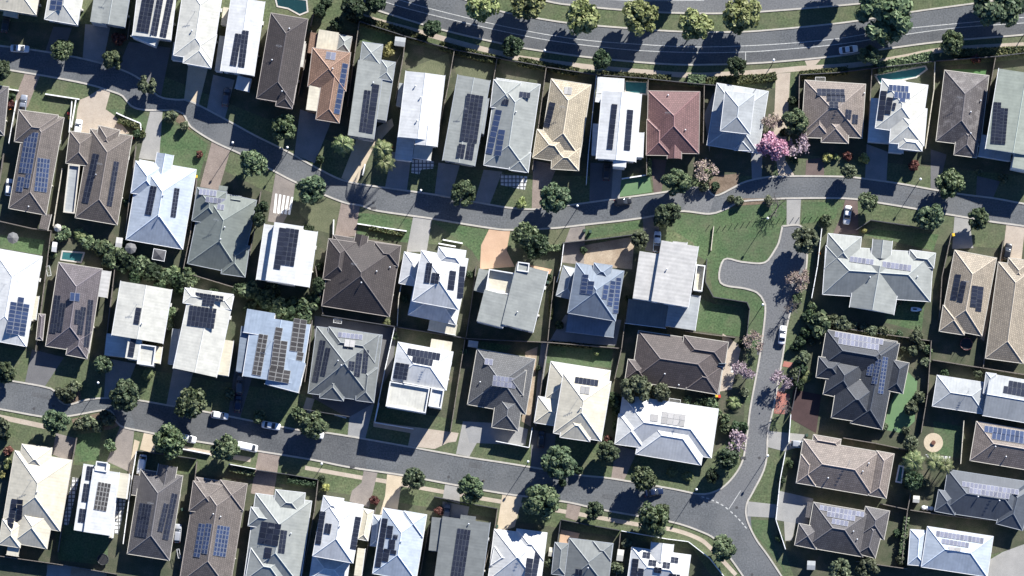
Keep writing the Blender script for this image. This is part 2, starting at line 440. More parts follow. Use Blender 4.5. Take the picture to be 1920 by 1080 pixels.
house(1,10,'plain white tenth top-row house','bright white gabled metal house with no panels and shaded blue carport',(1,0),'white',0,Z2,9,
 [('gab',(1068,1018),(1357,1068),(1415,575)),('gab',(1195,1078),(1357,1105),(1372,960),{'dz':.05,'r':1}),('flat',(1040,1190),(1165,1215),(1190,1010),{'z':3,'col':'white'}),
  ('flat',(1170,1180),(1305,1200),(1335,1080),{'z':3.2,'col':'offwhite'}),('flat',(1050,792),(1098,800),(1122,628),{'z':3,'col':'palegrey'})],(),'w',[(1195,645),(1235,730),(1208,905)])
house(1,11,'grey eleventh top-row house','long light grey metal roofed house with one wide dark solar array',(1,0),'ltgrey',0,Z2,5,
 [('gab',(1400,1200),(1640,1245),(1755,605)),('flat',(1690,1000),(1705,1003),(1745,740),{'dz':-.3})],
 [((1528,1055),(1655,1075),(1710,720),4,12),((1505,1180),(1560,1190),(1572,1085),2,3),((1562,1190),(1620,1200),(1648,1078),2,4)],'g')
house(1,12,'pale grey twelfth top-row house','pale grey hip roofed metal house with blue panels beside its left edge',(1,0),'ltgrey',0,5.6,20,
 [('hip',(1710,1232),(2035,1290),(2130,640)),('hip',(1900,1270),(2040,1295),(2060,1150),{'dz':.1}),('hip',(1760,800),(1960,830),(1985,625),{'dz':.25})],
 [((1735,1150),(1785,1160),(1835,825),1,8,'blue'),((1785,1165),(1838,1172),(1872,975),1,5,'blue'),((1972,728),(2055,738),(2060,695),3,1),((1840,785),(1892,792),(1898,745),2,1)],'w',[(1950,840)])
house(1,13,'beige tiled thirteenth top-row house','beige tiled hip roofed house with one short panel column',(2,0),'beige',1,Z1,24,
 [('hip',(212,1130),(508,1180),(592,640)),('hip',(158,1182),(410,1222),(440,1010),{'dz':.05}),('hip',(285,1265),(490,1278),(520,1110),{'dz':.1})],
 [((245,950),(292,960),(318,770),1,6),((388,705),(448,712),(452,655),2,1,'dull')],'c')
house(1,14,'white pool-side fourteenth top-row house','white metal house with two narrow panel columns below a plunge pool',(2,0),'white',0,Z2,9,
 [('gab',(632,1195),(928,1208),(972,700)),('flat',(755,1245),(850,1257),(862,1120),{'dz':.1}),('flat',(862,1170),(980,1185),(988,1000),{'z':5.6}),('flat',(632,692),(835,706),(846,590),{'z':3,'nowall':1}),
  ('flat',(595,1160),(640,1165),(652,930),{'z':3,'col':'white'}),('flat',(622,765),(672,770),(682,705),{'z':3,'nowall':1})],
 [((712,1118),(757,1122),(790,782),1,9),((838,1125),(885,1130),(912,825),1,8)],'w')
house(1,15,'mauve red fifteenth top-row house','dusty red tiled hip roofed house without panels',(2,0),'red',1,Z1,24,
 [('hip',(1015,1150),(1400,1145),(1408,683)),('hip',(1008,1162),(1190,1165),(1195,900),{'dz':.12}),('gab',(1165,1188),(1270,1190),(1272,1090),{'dz':.1,'h':(0,0),'r':1})],(),'b',[(1170,715),(1300,975)])
house(1,16,'blue grey sixteenth top-row house','blue grey two level hip roofed house with shaded lower left roof',(2,0),'palegrey',0,2.7,18,
 [('hip',(1460,1105),(1850,1130),(1925,668)),('hip',(1562,995),(1787,990),(1822,692),{'z':5.6}),('hip',(1670,1125),(1792,1130),(1792,1010),{'dz':.1})],(),'w')
house(1,17,'brown panelled seventeenth top-row house','brown grey tiled house with six separate dark solar groups',(3,0),'warmtaupe',1,Z1,24,
 [('hip',(255,1005),(708,1035),(728,632)),('hip',(288,1032),(470,1035),(480,790),{'dz':.1}),('hip',(400,1082),(602,1058),(610,850),{'dz':.14})],
 [((368,717),(575,722),(575,668),6,2),((440,760),(580,765),(580,712),4,2),((460,808),(528,810),(528,763),2,2),((580,890),(625,898),(625,825),2,2),((632,927),(675,932),(675,860),2,2)],'c',[(722,700)])
house(1,18,'white stepped eighteenth top-row house','white stepped hip roofed house with blue panels below an angled pool',P,'offwhite',0,5.8,19,
 [('hip',(1641,242),(1727,250),(1740,158)),('hip',(1668,267),(1732,274),(1738,205),{'dz':.08}),('hip',(1684,278),(1728,283),(1732,256),{'dz':.12}),
  ('flat',(1627,264),(1690,272),(1696,190),{'z':3,'col':'white'}),('flat',(1666,285),(1693,288),(1696,255),{'z':3.05,'col':'white'}),('flat',(1669,160),(1698,162),(1699,151),{'z':3.2})],
 [((1666.5,170),(1704,173),(1704,161),5,1,'blue'),((1676.5,183.5),(1706.5,186),(1707,174),4,1,'blue'),((1686.5,191),(1697.5,192),(1698,184),1,1,'blue'),((1646,224.5),(1658,225.5),(1662,170.5),1,6),((1660,214),(1671.5,215.5),(1673,183),1,4),((1673,206),(1679,207),(1680,193),1,2)],'w')
house(1,19,'mottled grey nineteenth top-row house','weathered dark grey tiled house with pale lichen blotches and no panels',(3,0),'mottle',1,3.0,24,
 [('hip',(1262,1050),(1590,1105),(1655,575)),('hip',(1395,1160),(1562,1182),(1592,950),{'dz':.1})],(),'c',[(1595,755),(1520,840),(1520,1000)])
house(1,20,'pale green grey twentieth top-row house','pale green grey low pitched house with tall dark array',P,'ltgreen',0,Z2,5,
 [('gab',(1848,278),(1950,296),(1975,146)),('flat',(1897,315),(1950,323),(1962,262),{'dz':-.2}),('flat',(1835,292),(1895,302),(1900,262),{'z':3,'col':'palegrey'})],
 [((1855,269),(1869.5,270),(1880,192),2,12),((1870,270),(1884.5,271),(1891.5,203),2,11)],'w')
# ---------------- second row (below upper street)
house(2,1,'grey brown first second-row house','grey brown tiled house mostly outside the left edge',P,'bgrey',1,Z1,22,[('hip',(-60,245),(7,256),(16,165))],(),'c')
house(2,2,'brown second second-row house','brown tiled house with two large blue solar arrays',(0,1),'taupe',1,Z1,22,
 [('hip',(65,485),(345,528),(480,-200)),('hip',(105,-20),(400,20),(440,-215),{'dz':.12}),('flat',(290,632),(358,645),(385,530),{'z':2.5,'tile':1,'nowall':1})],
 [((142,215),(240,228),(285,-85),4,8,'blue'),((115,355),(165,362),(188,250),2,3,'blue'),((175,328),(215,333),(235,230),2,3,'blue'),((250,352),(345,365),(383,115),4,7,'blue')],'c',[(215,470)])
house(2,3,'tan third second-row house','tan tiled house with two slim panel columns and white carport frame',(0,1),'tan',1,Z1,23,
 [('hip',(565,552),(878,605),(992,-60)),('hip',(495,140),(670,168),(700,-70),{'dz':.1}),('hip',(700,40),(860,60),(900,-110),{'dz':.2}),('par',(475,512),(560,525),(600,165),{'z':2.3,'col':'palegrey','tile':0,'p':1})],
 [((630,440),(680,450),(730,75),2,9),((800,462),(840,470),(893,135),2,9)],'c',[(720,230)])
house(2,4,'blue white fourth second-row house','blue white metal hip house with two slim panel columns and front gable',(0,1),'bluewhite',0,Z1,25,
 [('hip',(945,718),(1370,785),(1472,190)),('gab',(1150,230),(1272,250),(1302,85),{'dz':.3,'r':1}),('hip',(983,365),(1190,398),(1225,160),{'dz':.4})],
 [((1092,530),(1140,538),(1172,318),2,8),((1275,545),(1315,552),(1352,335),2,8)],'w',[(1225,385),(1190,545)])
house(2,5,'green grey fifth second-row house','green grey metal hip roofed house with white framed panel rows',(0,1),'gngrey',0,Z1,25,
 [('hip',(1405,903),(1810,970),(1925,415)),('hip',(1660,968),(1836,1000),(1870,770),{'dz':.1}),('hip',(1440,575),(1660,608),(1700,360),{'dz':.4}),('gab',(1725,445),(1800,455),(1812,395),{'dz':.2})],
 [((1490,378),(1622,395),(1628,350),5,1,'pale'),((1538,435),(1715,458),(1722,415),6,1,'pale'),((1625,490),(1678,498),(1685,455),2,1,'pale')],'g',[(1685,625),(1655,715)])
house(2,6,'white box sixth second-row house','white flat roofed house with one big dark array on a raised centre',(1,1),'white',0,5.6,4,
 [('gab',(3,1015),(398,1075),(460,660)),('flat',(72,1022),(285,1055),(352,618),{'z':6.9})],
 [((185,905),(285,920),(325,642),3,8),((130,935),(182,943),(228,632),1,9)],'w')
house(2,7,'square brown seventh second-row house','square brown tiled hip house with small front gable and no panels',(1,1),'dkbrown',1,Z1,25,
 [('hip',(495,1210),(1000,1295),(1085,765)),('gab',(722,800),(815,815),(842,690),{'dz':.2,'r':1}),('hip',(870,890),(1062,915),(1088,765),{'dz':.3}),('hip',(503,1010),(705,1040),(748,740),{'dz':.4})],(),'b',[(1005,925),(905,955),(790,1040)])
house(2,8,'white gabled eighth second-row house','white two storey hip roofed house with four small dark arrays',(1,1),'white',0,5.8,22,
 [('hip',(1172,1180),(1520,1238),(1590,860)),('hip',(1358,905),(1560,935),(1568,800),{'dz':.2}),('hip',(1072,1045),(1222,1068),(1264,835),{'z':2.8}),('hip',(1143,1280),(1500,1355),(1545,1130),{'z':2.9,'col':'white'}),
  ('flat',(1288,1392),(1495,1432),(1512,1355),{'z':2.5,'col':'cream','nowall':1})],
 [((1258,1040),(1302,1045),(1325,893),2,5),((1310,1045),(1368,1052),(1378,970),2,3),((1435,1090),(1485,1098),(1503,955),1,4),((1500,1155),(1545,1160),(1580,920),1,6)],'w')
house(2,9,'grey terrace ninth second-row house','grey flat roofed modern house with white walled roof terrace',P,'ltgrey',0,5.8,3,
 [('flat',(940,610),(1000,620),(1028,507),{'p':3}),('flat',(893,604),(943,612),(958,553),{'dz':.05}),('deck',(909,546),(957,554),(966,513),{'z':4.6,'col':'cream','p':1}),('flat',(888,545),(912,549),(922,508),{'z':3}),('par',(968,508),(990,511),(994,494),{'z':5.9,'p':1})],(),'w',[(970,585)])
house(2,10,'blue grey panelled tenth second-row house','blue grey hip roofed house with framed panels on both slopes',(2,2),'bluegrey',0,5.4,24,
 [('hip',(418,190),(776,243),(840,-130)),('hip',(330,65),(470,82),(525,-142),{'z':2.7,'col':'palegrey'}),('hip',(600,-70),(735,-50),(750,-168),{'dz':.35}),('flat',(400,325),(757,368),(785,200),{'z':2.6})],
 [((505,40),(552,45),(580,-100),1,5,'blue'),((555,47),(605,52),(620,-50),1,3,'blue'),((748,188),(788,193),(830,-75),1,9,'blue'),((708,130),(748,137),(785,-50),1,6,'blue'),((672,80),(712,88),(730,-20),1,3,'blue')],'g')
house(2,11,'pale ribbed eleventh second-row house','pale ribbed skillion roofed house beside the grassy cul-de-sac park',(2,2),'stripe',0,6.0,3,
 [('flat',(1045,98),(1322,145),(1398,-310),{'dz':.6}),('flat',(905,76),(1046,98),(1098,-255),{}),('flat',(1195,-240),(1300,-225),(1312,-338),{'dz':.62}),('flat',(1150,285),(1372,318),(1412,60),{'z':3,'col':'palegrey'}),
  ('flat',(850,262),(1150,300),(1175,120),{'z':2.8,'col':'grey'}),('deck',(1358,20),(1425,30),(1450,-165),{'z':2.8,'col':'cream','p':1})],(),'w',[(1160,-140)])
house(2,12,'large grey twelfth second-row house','large grey metal house with two rows of white framed pale panels',(3,1),'ltgrey',0,Z1,24,
 [('hip',(393,1125),(1198,1180),(1258,820)),('hip',(425,930),(672,960),(700,700),{'dz':.05}),('gab',(775,850),(918,870),(932,732),{'dz':.4,'r':1}),('hip',(1050,905),(1240,930),(1258,820),{'dz':.35}),('gab',(612,1222),(943,1280),(1000,950),{'dz':.25,'r':1})],
 [((610,882),(790,908),(796,866),6,1,'pale'),((855,925),(1072,955),(1078,908),7,1,'pale')],'w',[(1120,995),(765,1000)])
house(2,13,'sandy thirteenth second-row house','sandy tiled hip roofed house with four short dark panel columns',(3,1),'sandy',1,Z1,24,
 [('hip',(1290,1385),(1605,1432),(1715,850)),('hip',(1285,1402),(1470,1432),(1500,1240),{'dz':.08})],
 [((1372,1165),(1418,1172),(1447,980),1,6),((1418,1180),(1462,1187),(1490,1030),1,5),((1510,1220),(1555,1226),(1580,1065),1,6),((1553,1252),(1597,1258),(1622,1072),1,6)],'c')
house(2,14,'sandy fourteenth second-row house','sandy tiled house without panels, cut off by the right edge',(3,2),'sandy',1,Z1,24,
 [('hip',(1632,520),(1912,570),(2010,-150)),('hip',(1780,-40),(1950,-12),(1975,-200),{'dz':.1})],(),'c')
# ---------------- third row (above lower street)
house(3,1,'white first third-row house','white hip roofed house with blue panel block, cut by left edge',P,'white',0,5.6,14,
 [('hip',(-45,633),(49,649),(79,481)),('flat',(-10,600),(10,604),(18,524),{'dz':.5,'col':'palegrey'}),('flat',(59,598),(67,599.5),(73,556),{'z':4.4,'col':'cream','nowall':1})],
 [((11,624),(47,630),(56,571),3,8,'blue'),((32.5,566),(44.5,568),(46,558),1,1,'blue')],'w')
house(3,2,'mauve second third-row house','mauve brown tiled house with two wide dark arrays and blue skylights',(0,2),'mauve',1,Z1,23,
 [('hip',(343,435),(668,485),(765,-142)),('hip',(495,502),(652,527),(690,330),{'dz':.1}),('flat',(735,65),(803,72),(832,-125),{'z':2.5,'col':'stripe','tile':0,'nowall':1}),('hip',(272,385),(318,392),(338,200),{'z':2.4})],
 [((368,335),(415,340),(460,58),2,8),((418,325),(460,330),(498,115),2,6),((575,345),(615,352),(650,145),2,6),((615,440),(655,445),(712,92),2,9),((555,270),(595,275),(605,165),2,3),((520,95),(594,103),(602,40),2,1,'blue')],'c')
house(3,3,'cream white third third-row house','cream white two storey house with single column of panels and stepped front',(0,2),'offwhite',0,Z2,6,
 [('gab',(838,357),(1222,412),(1290,8)),('flat',(783,497),(940,528),(958,365),{'z':3.2,'col':'white'}),('flat',(938,525),(1035,540),(1072,320),{'dz':-.1}),('par',(1028,568),(1150,590),(1172,440),{'dz':-.6,'p':1}),('flat',(1158,560),(1200,568),(1218,445),{'z':3.3,'col':'cream'})],
 [((1000,268),(1042,275),(1062,150),1,4),((958,512),(1003,520),(1035,308),1,6)],'w',[(1065,265)])
house(3,4,'cream white fourth third-row house','long cream white house with wide dark array across its upper half',(0,2),'offwhite',0,Z2,6,
 [('gab',(1297,612),(1625,658),(1755,52)),('flat',(1612,648),(1712,657),(1752,395),{'z':4.2,'col':'cream'}),('flat',(1258,570),(1310,578),(1345,310),{'z':3.2,'col':'palegrey'}),('hip',(1370,110),(1730,160),(1752,50),{'dz':.15})],
 [((1402,280),(1605,308),(1625,155),7,4),((1460,75),(1672,107),(1678,62),7,2),((1515,130),(1605,140),(1608,95),3,2)],'w')
house(3,5,'blue white fifth third-row house','blue white metal roofed house crowded with brown solar panel blocks',(1,2),'skyblue',0,Z2,5,
 [('gab',(-100,665),(335,725),(408,270)),('flat',(80,720),(328,785),(360,560),{'dz':.12}),('flat',(-150,620),(-60,640),(-20,300),{'dz':-.5,'col':'bluegrey'}),('flat',(-90,330),(120,365),(140,190),{'dz':.2})],
 [((90,690),(250,718),(258,620),3,3,'warm'),((105,605),(210,620),(240,400),2,7,'warm'),((135,385),(190,395),(200,300),1,3,'warm'),((255,470),(355,485),(380,240),2,7,'warm'),((300,540),(350,550),(360,485),1,2,'warm'),((-25,650),(45,662),(85,352),2,9,'warm')],'w')
house(3,6,'grey panelled sixth third-row house','grey hip house with dark side panels and white framed strip',(1,2),'grey',0,Z1,25,
 [('hip',(393,780),(880,860),(945,362)),('hip',(478,822),(655,848),(680,650),{'dz':.1}),('hip',(748,838),(882,862),(915,605),{'dz':.3}),('hip',(515,500),(890,560),(922,352),{'dz':.4})],
 [((425,700),(470,708),(520,395),2,8),((485,655),(522,662),(558,450),2,6),((690,615),(735,622),(742,552),2,3),((730,660),(775,667),(803,492),2,6),((785,635),(825,640),(855,467),2,6),((612,368),(797,390),(802,350),6,1,'pale'),((660,437),(740,447),(745,393),2,1,'dull')],'g',[(615,545),(640,580)])
house(3,7,'white parapet seventh third-row house','white two storey hip house with flat parapet front and three dark arrays',(1,2),'white',0,Z2,18,
 [('hip',(1010,690),(1420,765),(1482,482)),('par',(975,888),(1275,940),(1302,752),{'dz':-.1,'col':'offwhite','p':1}),('par',(1292,885),(1388,905),(1412,768),{'dz':-.15,'p':1}),('flat',(1305,455),(1462,480),(1472,405),{'z':2.6,'col':'cream','nowall':1})],
 [((1132,502),(1378,543),(1385,490),8,1),((1168,557),(1322,585),(1330,537),5,1),((1030,678),(1132,695),(1148,572),3,4)],'w')
house(3,8,'dark grey eighth third-row house','dark grey tiled house with pale framed panels near its ridge',(1,2),'greytile',1,Z1,24,
 [('hip',(1575,870),(2010,945),(2105,535)),('hip',(1770,1040),(1965,1075),(2000,830),{'dz':.1}),('hip',(1725,765),(2000,805),(2030,620),{'dz':.7})],
 [((1770,733),(1945,757),(1955,677),6,2,'pale'),((1712,573),(1775,582),(1780,534),2,1,'pale')],'c',[(1680,705)])
house(3,9,'cream ninth third-row house','cream metal hip roofed house with one row of panels',(2,2),'cream',0,5.2,22,
 [('hip',(312,1085),(668,1148),(742,705)),('hip',(245,830),(690,900),(742,622),{'z':2.7}),('hip',(168,1008),(400,1045),(430,850),{'z':2.75}),('hip',(360,1118),(582,1150),(612,950),{'dz':.12})],
 [((470,712),(645,738),(650,690),6,1),((508,790),(580,800),(587,742),2,1,'dull')],'w',[(515,900)])
house(3,10,'brown wide tenth third-row house','wide brown tiled hip house without panels beside pink blossom trees',(2,2),'brown',1,Z1,24,
 [('hip',(880,695),(1538,792),(1622,420)),('hip',(1260,540),(1590,590),(1625,408),{'dz':.4}),('hip',(848,683),(1010,708),(1035,560),{'dz':.1}),('hip',(1305,757),(1540,797),(1580,590),{'dz':.12})],(),'c',[(1145,645),(1250,728)])
house(3,11,'wide white eleventh third-row house','wide white hip roofed metal house with dull grey panels near the corner',(2,2),'white',0,Z1,22,
 [('hip',(770,1168),(1485,1272),(1556,910)),('hip',(930,1245),(1418,1327),(1470,1000),{'dz':.08}),('hip',(772,1168),(985,1200),(1015,975),{'dz':.25})],
 [((1032,997),(1095,1005),(1102,950),1,1,'dull'),((1115,1015),(1295,1042),(1305,950),4,2,'dull')],'w')
# ---------------- right block
house(5,None,'charcoal tiled house','charcoal tiled many hipped house beside a narrow bright green yard',(3,2),'charcoal',1,Z1,27,
 [('hip',(375,590),(905,680),(985,405)),('hip',(620,1010),(857,1062),(985,420),{'dz':.1}),('hip',(470,970),(800,1022),(860,715),{'dz':.25}),('hip',(357,668),(542,692),(570,540),{'dz':.35}),('hip',(890,770),(1012,788),(1058,560),{'dz':.2}),('hip',(413,800),(660,842),(720,560),{'dz':.15})],
 [((520,418),(825,468),(840,425),10,1,'pale'),((497,368),(862,428),(868,384),12,1,'pale'),((735,655),(780,662),(795,570),2,4,'blue'),((778,718),(822,725),(850,535),2,7,'blue'),((820,790),(862,797),(905,520),2,10,'blue')],'c')
house(5,None,'pale twin-hip house','pale grey twin hip roofed house with dark panels near the right edge',(3,2),'palegrey',0,Z1,18,
 [('hip',(1235,885),(1625,945),(1658,715)),('gab',(1612,955),(2050,1030),(2100,720),{'z':3.4}),('hip',(1615,790),(1690,800),(1712,645),{'z':3.5})],
 [((1763,785),(1925,815),(1932,762),5,1),((1802,737),(1930,760),(1937,715),4,1)],'w')
house(5,None,'brown house by the fire pit','brown tiled house with blue panel rows right of a round fire pit',(3,3),'warmtaupe',1,Z1,24,
 [('hip',(1515,212),(2100,310),(2150,20))],[((1675,52),(1945,95),(1955,42),8,1,'blue'),((1620,0),(1950,50),(1955,0),10,1,'blue')],'c',[(1705,110),(1785,185)])
house(5,None,'plain taupe house','taupe brown tiled house without panels below the charcoal tiled house',(3,3),'warmtaupe',1,Z1,24,
 [('hip',(215,382),(788,480),(835,150)),('hip',(755,470),(885,500),(945,168),{'dz':.1}),('hip',(330,95),(535,130),(547,55),{'dz':-.15}),('hip',(213,382),(355,402),(390,190),{'dz':.15})],(),'c',[(755,235),(710,295),(450,345)])
house(5,None,'brown house with tapering panels','brown grey tiled house with tapering stack of pale panels by dark courtyard',(3,3),'bgrey',1,Z1,25,
 [('hip',(285,862),(710,935),(767,600)),('hip',(200,850),(360,875),(392,715),{'dz':.1}),('hip',(690,775),(870,803),(912,590),{'dz':.05}),('hip',(670,915),(805,942),(870,690),{'dz':.12}),('flat',(280,640),(330,645),(345,530),{'z':2.3})],
 [((383,585),(718,640),(725,600),11,1,'pale'),((438,633),(650,670),(657,630),7,1,'pale'),((475,688),(600,710),(605,668),4,1,'pale')],'c',[(640,745),(668,805)])
house(5,None,'dark slate house','dark slate grey hip house with long pale panel rows near palms',(3,3),'slate',0,Z1,24,
 [('hip',(1295,598),(1900,690),(1960,375)),('hip',(1250,595),(1400,618),(1430,460),{'dz':.1}),('hip',(1713,692),(1910,732),(1990,420),{'dz':.1})],
 [((1450,408),(1878,472),(1886,432),14,1,'pale'),((1505,458),(1808,505),(1815,463),10,1,'pale')],'g',[(1575,485),(1735,515)])
house(5,None,'ice white corner house','ice white hip roofed house with pale panel rows in bottom right corner',(3,3),'bluewhite',0,3.2,22,
 [('hip',(1148,1010),(1640,1085),(1692,785)),('hip',(1050,990),(1180,1008),(1200,745),{'z':2.6})],
 [((1258,780),(1615,837),(1622,795),12,1,'pale'),((1300,835),(1505,868),(1512,830),7,1,'pale'),((1352,887),(1445,897),(1450,868),2,1,'dull')],'w')
# ---------------- bottom row
house(4,1,'cream first bottom-row house','cream metal roofed house with many hips and two short panel columns',(0,3),'cream',0,Z1,24,
 [('hip',(22,670),(450,742),(540,212)),('hip',(90,832),(352,873),(400,600),{'dz':.1}),('hip',(-10,842),(150,868),(180,680),{'dz':.15}),('hip',(140,300),(365,330),(388,120),{'dz':.15}),('flat',(50,918),(140,932),(146,870),{'z':2.1})],
 [((55,715),(100,722),(130,505),1,6),((105,695),(150,700),(185,510),1,5)],'c',[(280,450)])
house(4,2,'white flat second bottom-row house','white flat roofed modern house with central array and side panel groups',(0,3),'white',0,Z2,1.5,
 [('flat',(628,745),(825,782),(895,308),{'dz':.4}),('flat',(553,735),(632,748),(706,250),{}),('flat',(845,490),(945,497),(970,312),{'col':'cream'}),('par',(712,290),(800,302),(812,230),{'dz':.3,'p':1}),('flat',(812,790),(838,795),(870,500),{'z':5.5,'col':'cream'})],
 [((703,580),(800,597),(832,388),4,6,'warm'),((640,358),(690,365),(702,260),2,3),((610,522),(652,528),(672,390),2,4),((585,675),(633,682),(645,578),2,3)],'w')
house(4,3,'mauve grey third bottom-row house','mauve grey tiled gabled house with arrays either side of ridge',(0,3),'bgrey',1,Z1,24,
 [('hip',(955,912),(1270,962),(1370,330)),('gab',(1160,410),(1298,430),(1328,262),{'dz':.25,'r':1}),('flat',(985,470),(1140,490),(1162,342),{'z':2.5})],
 [((1008,780),(1100,795),(1140,545),4,8),((1185,745),(1225,755),(1262,540),2,6),((1225,805),(1270,815),(1325,465),2,9)],'c')
house(4,4,'brown grey fourth bottom-row house','brown grey tiled house with two broad blue arrays under a tree',(0,3),'taupe',1,Z1,24,
 [('hip',(1345,1130),(1720,1190),(1848,400)),('hip',(1625,560),(1825,590),(1852,390),{'dz':.2}),('hip',(1415,590),(1640,622),(1680,400),{'dz':.4})],
 [((1450,935),(1500,943),(1540,690),2,8,'blue'),((1508,910),(1553,917),(1592,690),2,7,'blue'),((1595,925),(1690,940),(1728,712),4,7,'blue')],'b',[(1655,635),(1600,615)])
house(4,5,'grey fifth bottom-row house','grey metal gabled house with large black array on its left slope',(1,3),'ltgrey',0,Z1,25,
 [('hip',(-90,1100),(330,1140),(418,510)),('hip',(125,610),(345,635),(372,458),{'dz':.3}),('hip',(-70,700),(150,735),(195,600),{'dz':.45}),('hip',(-70,1110),(218,1160),(240,920),{'dz':.35})],
 [((15,835),(165,860),(190,692),3,4),((160,905),(210,912),(240,740),2,5),((55,945),(110,953),(122,870),1,2)],'w',[(262,760)])
house(4,6,'white sixth bottom-row house','white hip roofed house with narrow panel columns along both side edges',(1,3),'white',0,5.6,22,
 [('hip',(425,932),(727,978),(805,545)),('hip',(490,610),(640,632),(657,500),{'dz':.1}),('hip',(765,800),(838,815),(882,590),{'z':3,'col':'cream'}),('hip',(400,1110),(675,1150),(705,950),{'z':3,'col':'white'}),('flat',(735,1075),(790,1085),(818,878),{'z':3,'col':'cream'})],
 [((443,840),(487,846),(523,598),1,8),((507,760),(555,768),(570,690),2,2),((705,875),(750,883),(790,640),1,8)],'w',[(630,705)])
house(4,7,'bluish white seventh bottom-row house','bluish white hip roofed house with scattered dark panels on left slope',(1,3),'bluewhite',0,5.6,22,
 [('hip',(875,1062),(1200,1112),(1280,622)),('hip',(858,850),(935,862),(960,632),{'z':3}),('hip',(1085,760),(1250,785),(1278,620),{'dz':.25})],
 [((892,1012),(935,1018),(990,650),1,10),((975,795),(1020,800),(1030,705),1,3),((990,878),(1040,882),(1047,808),1,2),((945,970),(992,978),(1005,880),1,3),((1025,800),(1060,805),(1066,772),1,1),((1005,915),(1050,922),(1055,888),1,1)],'w',[(1090,820)])
house(4,8,'grey flat eighth bottom-row house','long grey low pitched metal roofed house with one long dark array',(1,3),'grey',0,Z2,3,
 [('flat',(1330,1140),(1685,1190),(1755,682),{'p':3}),('flat',(1295,885),(1400,900),(1425,650),{'dz':.06}),('flat',(1525,690),(1640,705),(1652,635),{'dz':-.2})],
 [((1460,1085),(1560,1100),(1610,735),4,9)],'g',[(1595,690)])
house(4,9,'white ninth bottom-row house','white gabled house with stepped panel column beside tan driveway',(2,3),'white',0,Z1,24,
 [('hip',(-185,1110),(205,1160),(265,780)),('hip',(5,930),(230,960),(267,758),{'dz':.15}),('hip',(-160,1000),(40,1040),(70,900),{'dz':.3})],
 [((95,1090),(145,1098),(158,950),1,4),((148,1090),(190,1098),(213,890),1,6)],'w')
house(4,10,'grey tenth bottom-row house','mid grey metal hip house with small dull skylight panel and rear wing',(2,3),'grey',0,Z1,24,
 [('hip',(390,1130),(715,1180),(757,842)),('hip',(590,940),(735,960),(757,840),{'dz':.25}),('hip',(298,1062),(400,1078),(425,842),{'dz':-.1})],
 [((470,1075),(525,1080),(530,1030),2,1,'dark')],'g',[(570,1020)])
house(4,11,'white eleventh bottom-row house','white gabled house with five square four panel groups on its roof',(2,3),'white',0,Z1,23,
 [('hip',(860,1130),(1300,1190),(1342,925)),('gab',(1030,970),(1195,990),(1212,845),{'dz':.3,'r':1})],
 [((975,942),(1033,950),(1042,905),2,2),((1020,1000),(1080,1008),(1087,963),2,2),((1060,1055),(1118,1063),(1125,1018),2,2),((1127,1018),(1183,1026),(1190,980),2,2),((1188,978),(1245,986),(1252,942),2,2),((1172,1110),(1255,1120),(1262,1070),3,2),((890,1080),(940,1085),(950,952),1,4),((940,1080),(985,1085),(990,1025),1,2)],'w')
# ------------------------------------------------------------------ ground, roads, paths
GRASS=groundmat('grass',[(.25,(.054,.08,.038,1)),(.5,(.082,.104,.051,1)),(.78,(.125,.13,.072,1))],.35,2.2,.62,big=.12,bigk=.5,bigc=(.105,.1,.07))
YARD=groundmat('yard_soil',[(.3,(.045,.058,.032,1)),(.55,(.075,.078,.05,1)),(.8,(.13,.11,.08,1))],.3,4,.4)
ASPH=groundmat('asphalt',[(.3,(.080,.086,.091,1)),(.7,(.114,.12,.125,1))],.16,2.6,.5,rough=.8,big=.06,bigk=.6,bigc=(.14,.142,.142))
ASPH2=groundmat('asphalt_pale',[(.3,(.125,.128,.13,1)),(.7,(.155,.157,.158,1))],.12,2.6,.42,rough=.8,big=.06,bigk=.5,bigc=(.09,.093,.1))
KERB=groundmat('kerb_concrete',[(.3,(.34,.32,.28,1)),(.7,(.44,.41,.36,1))],.5,5,.15)
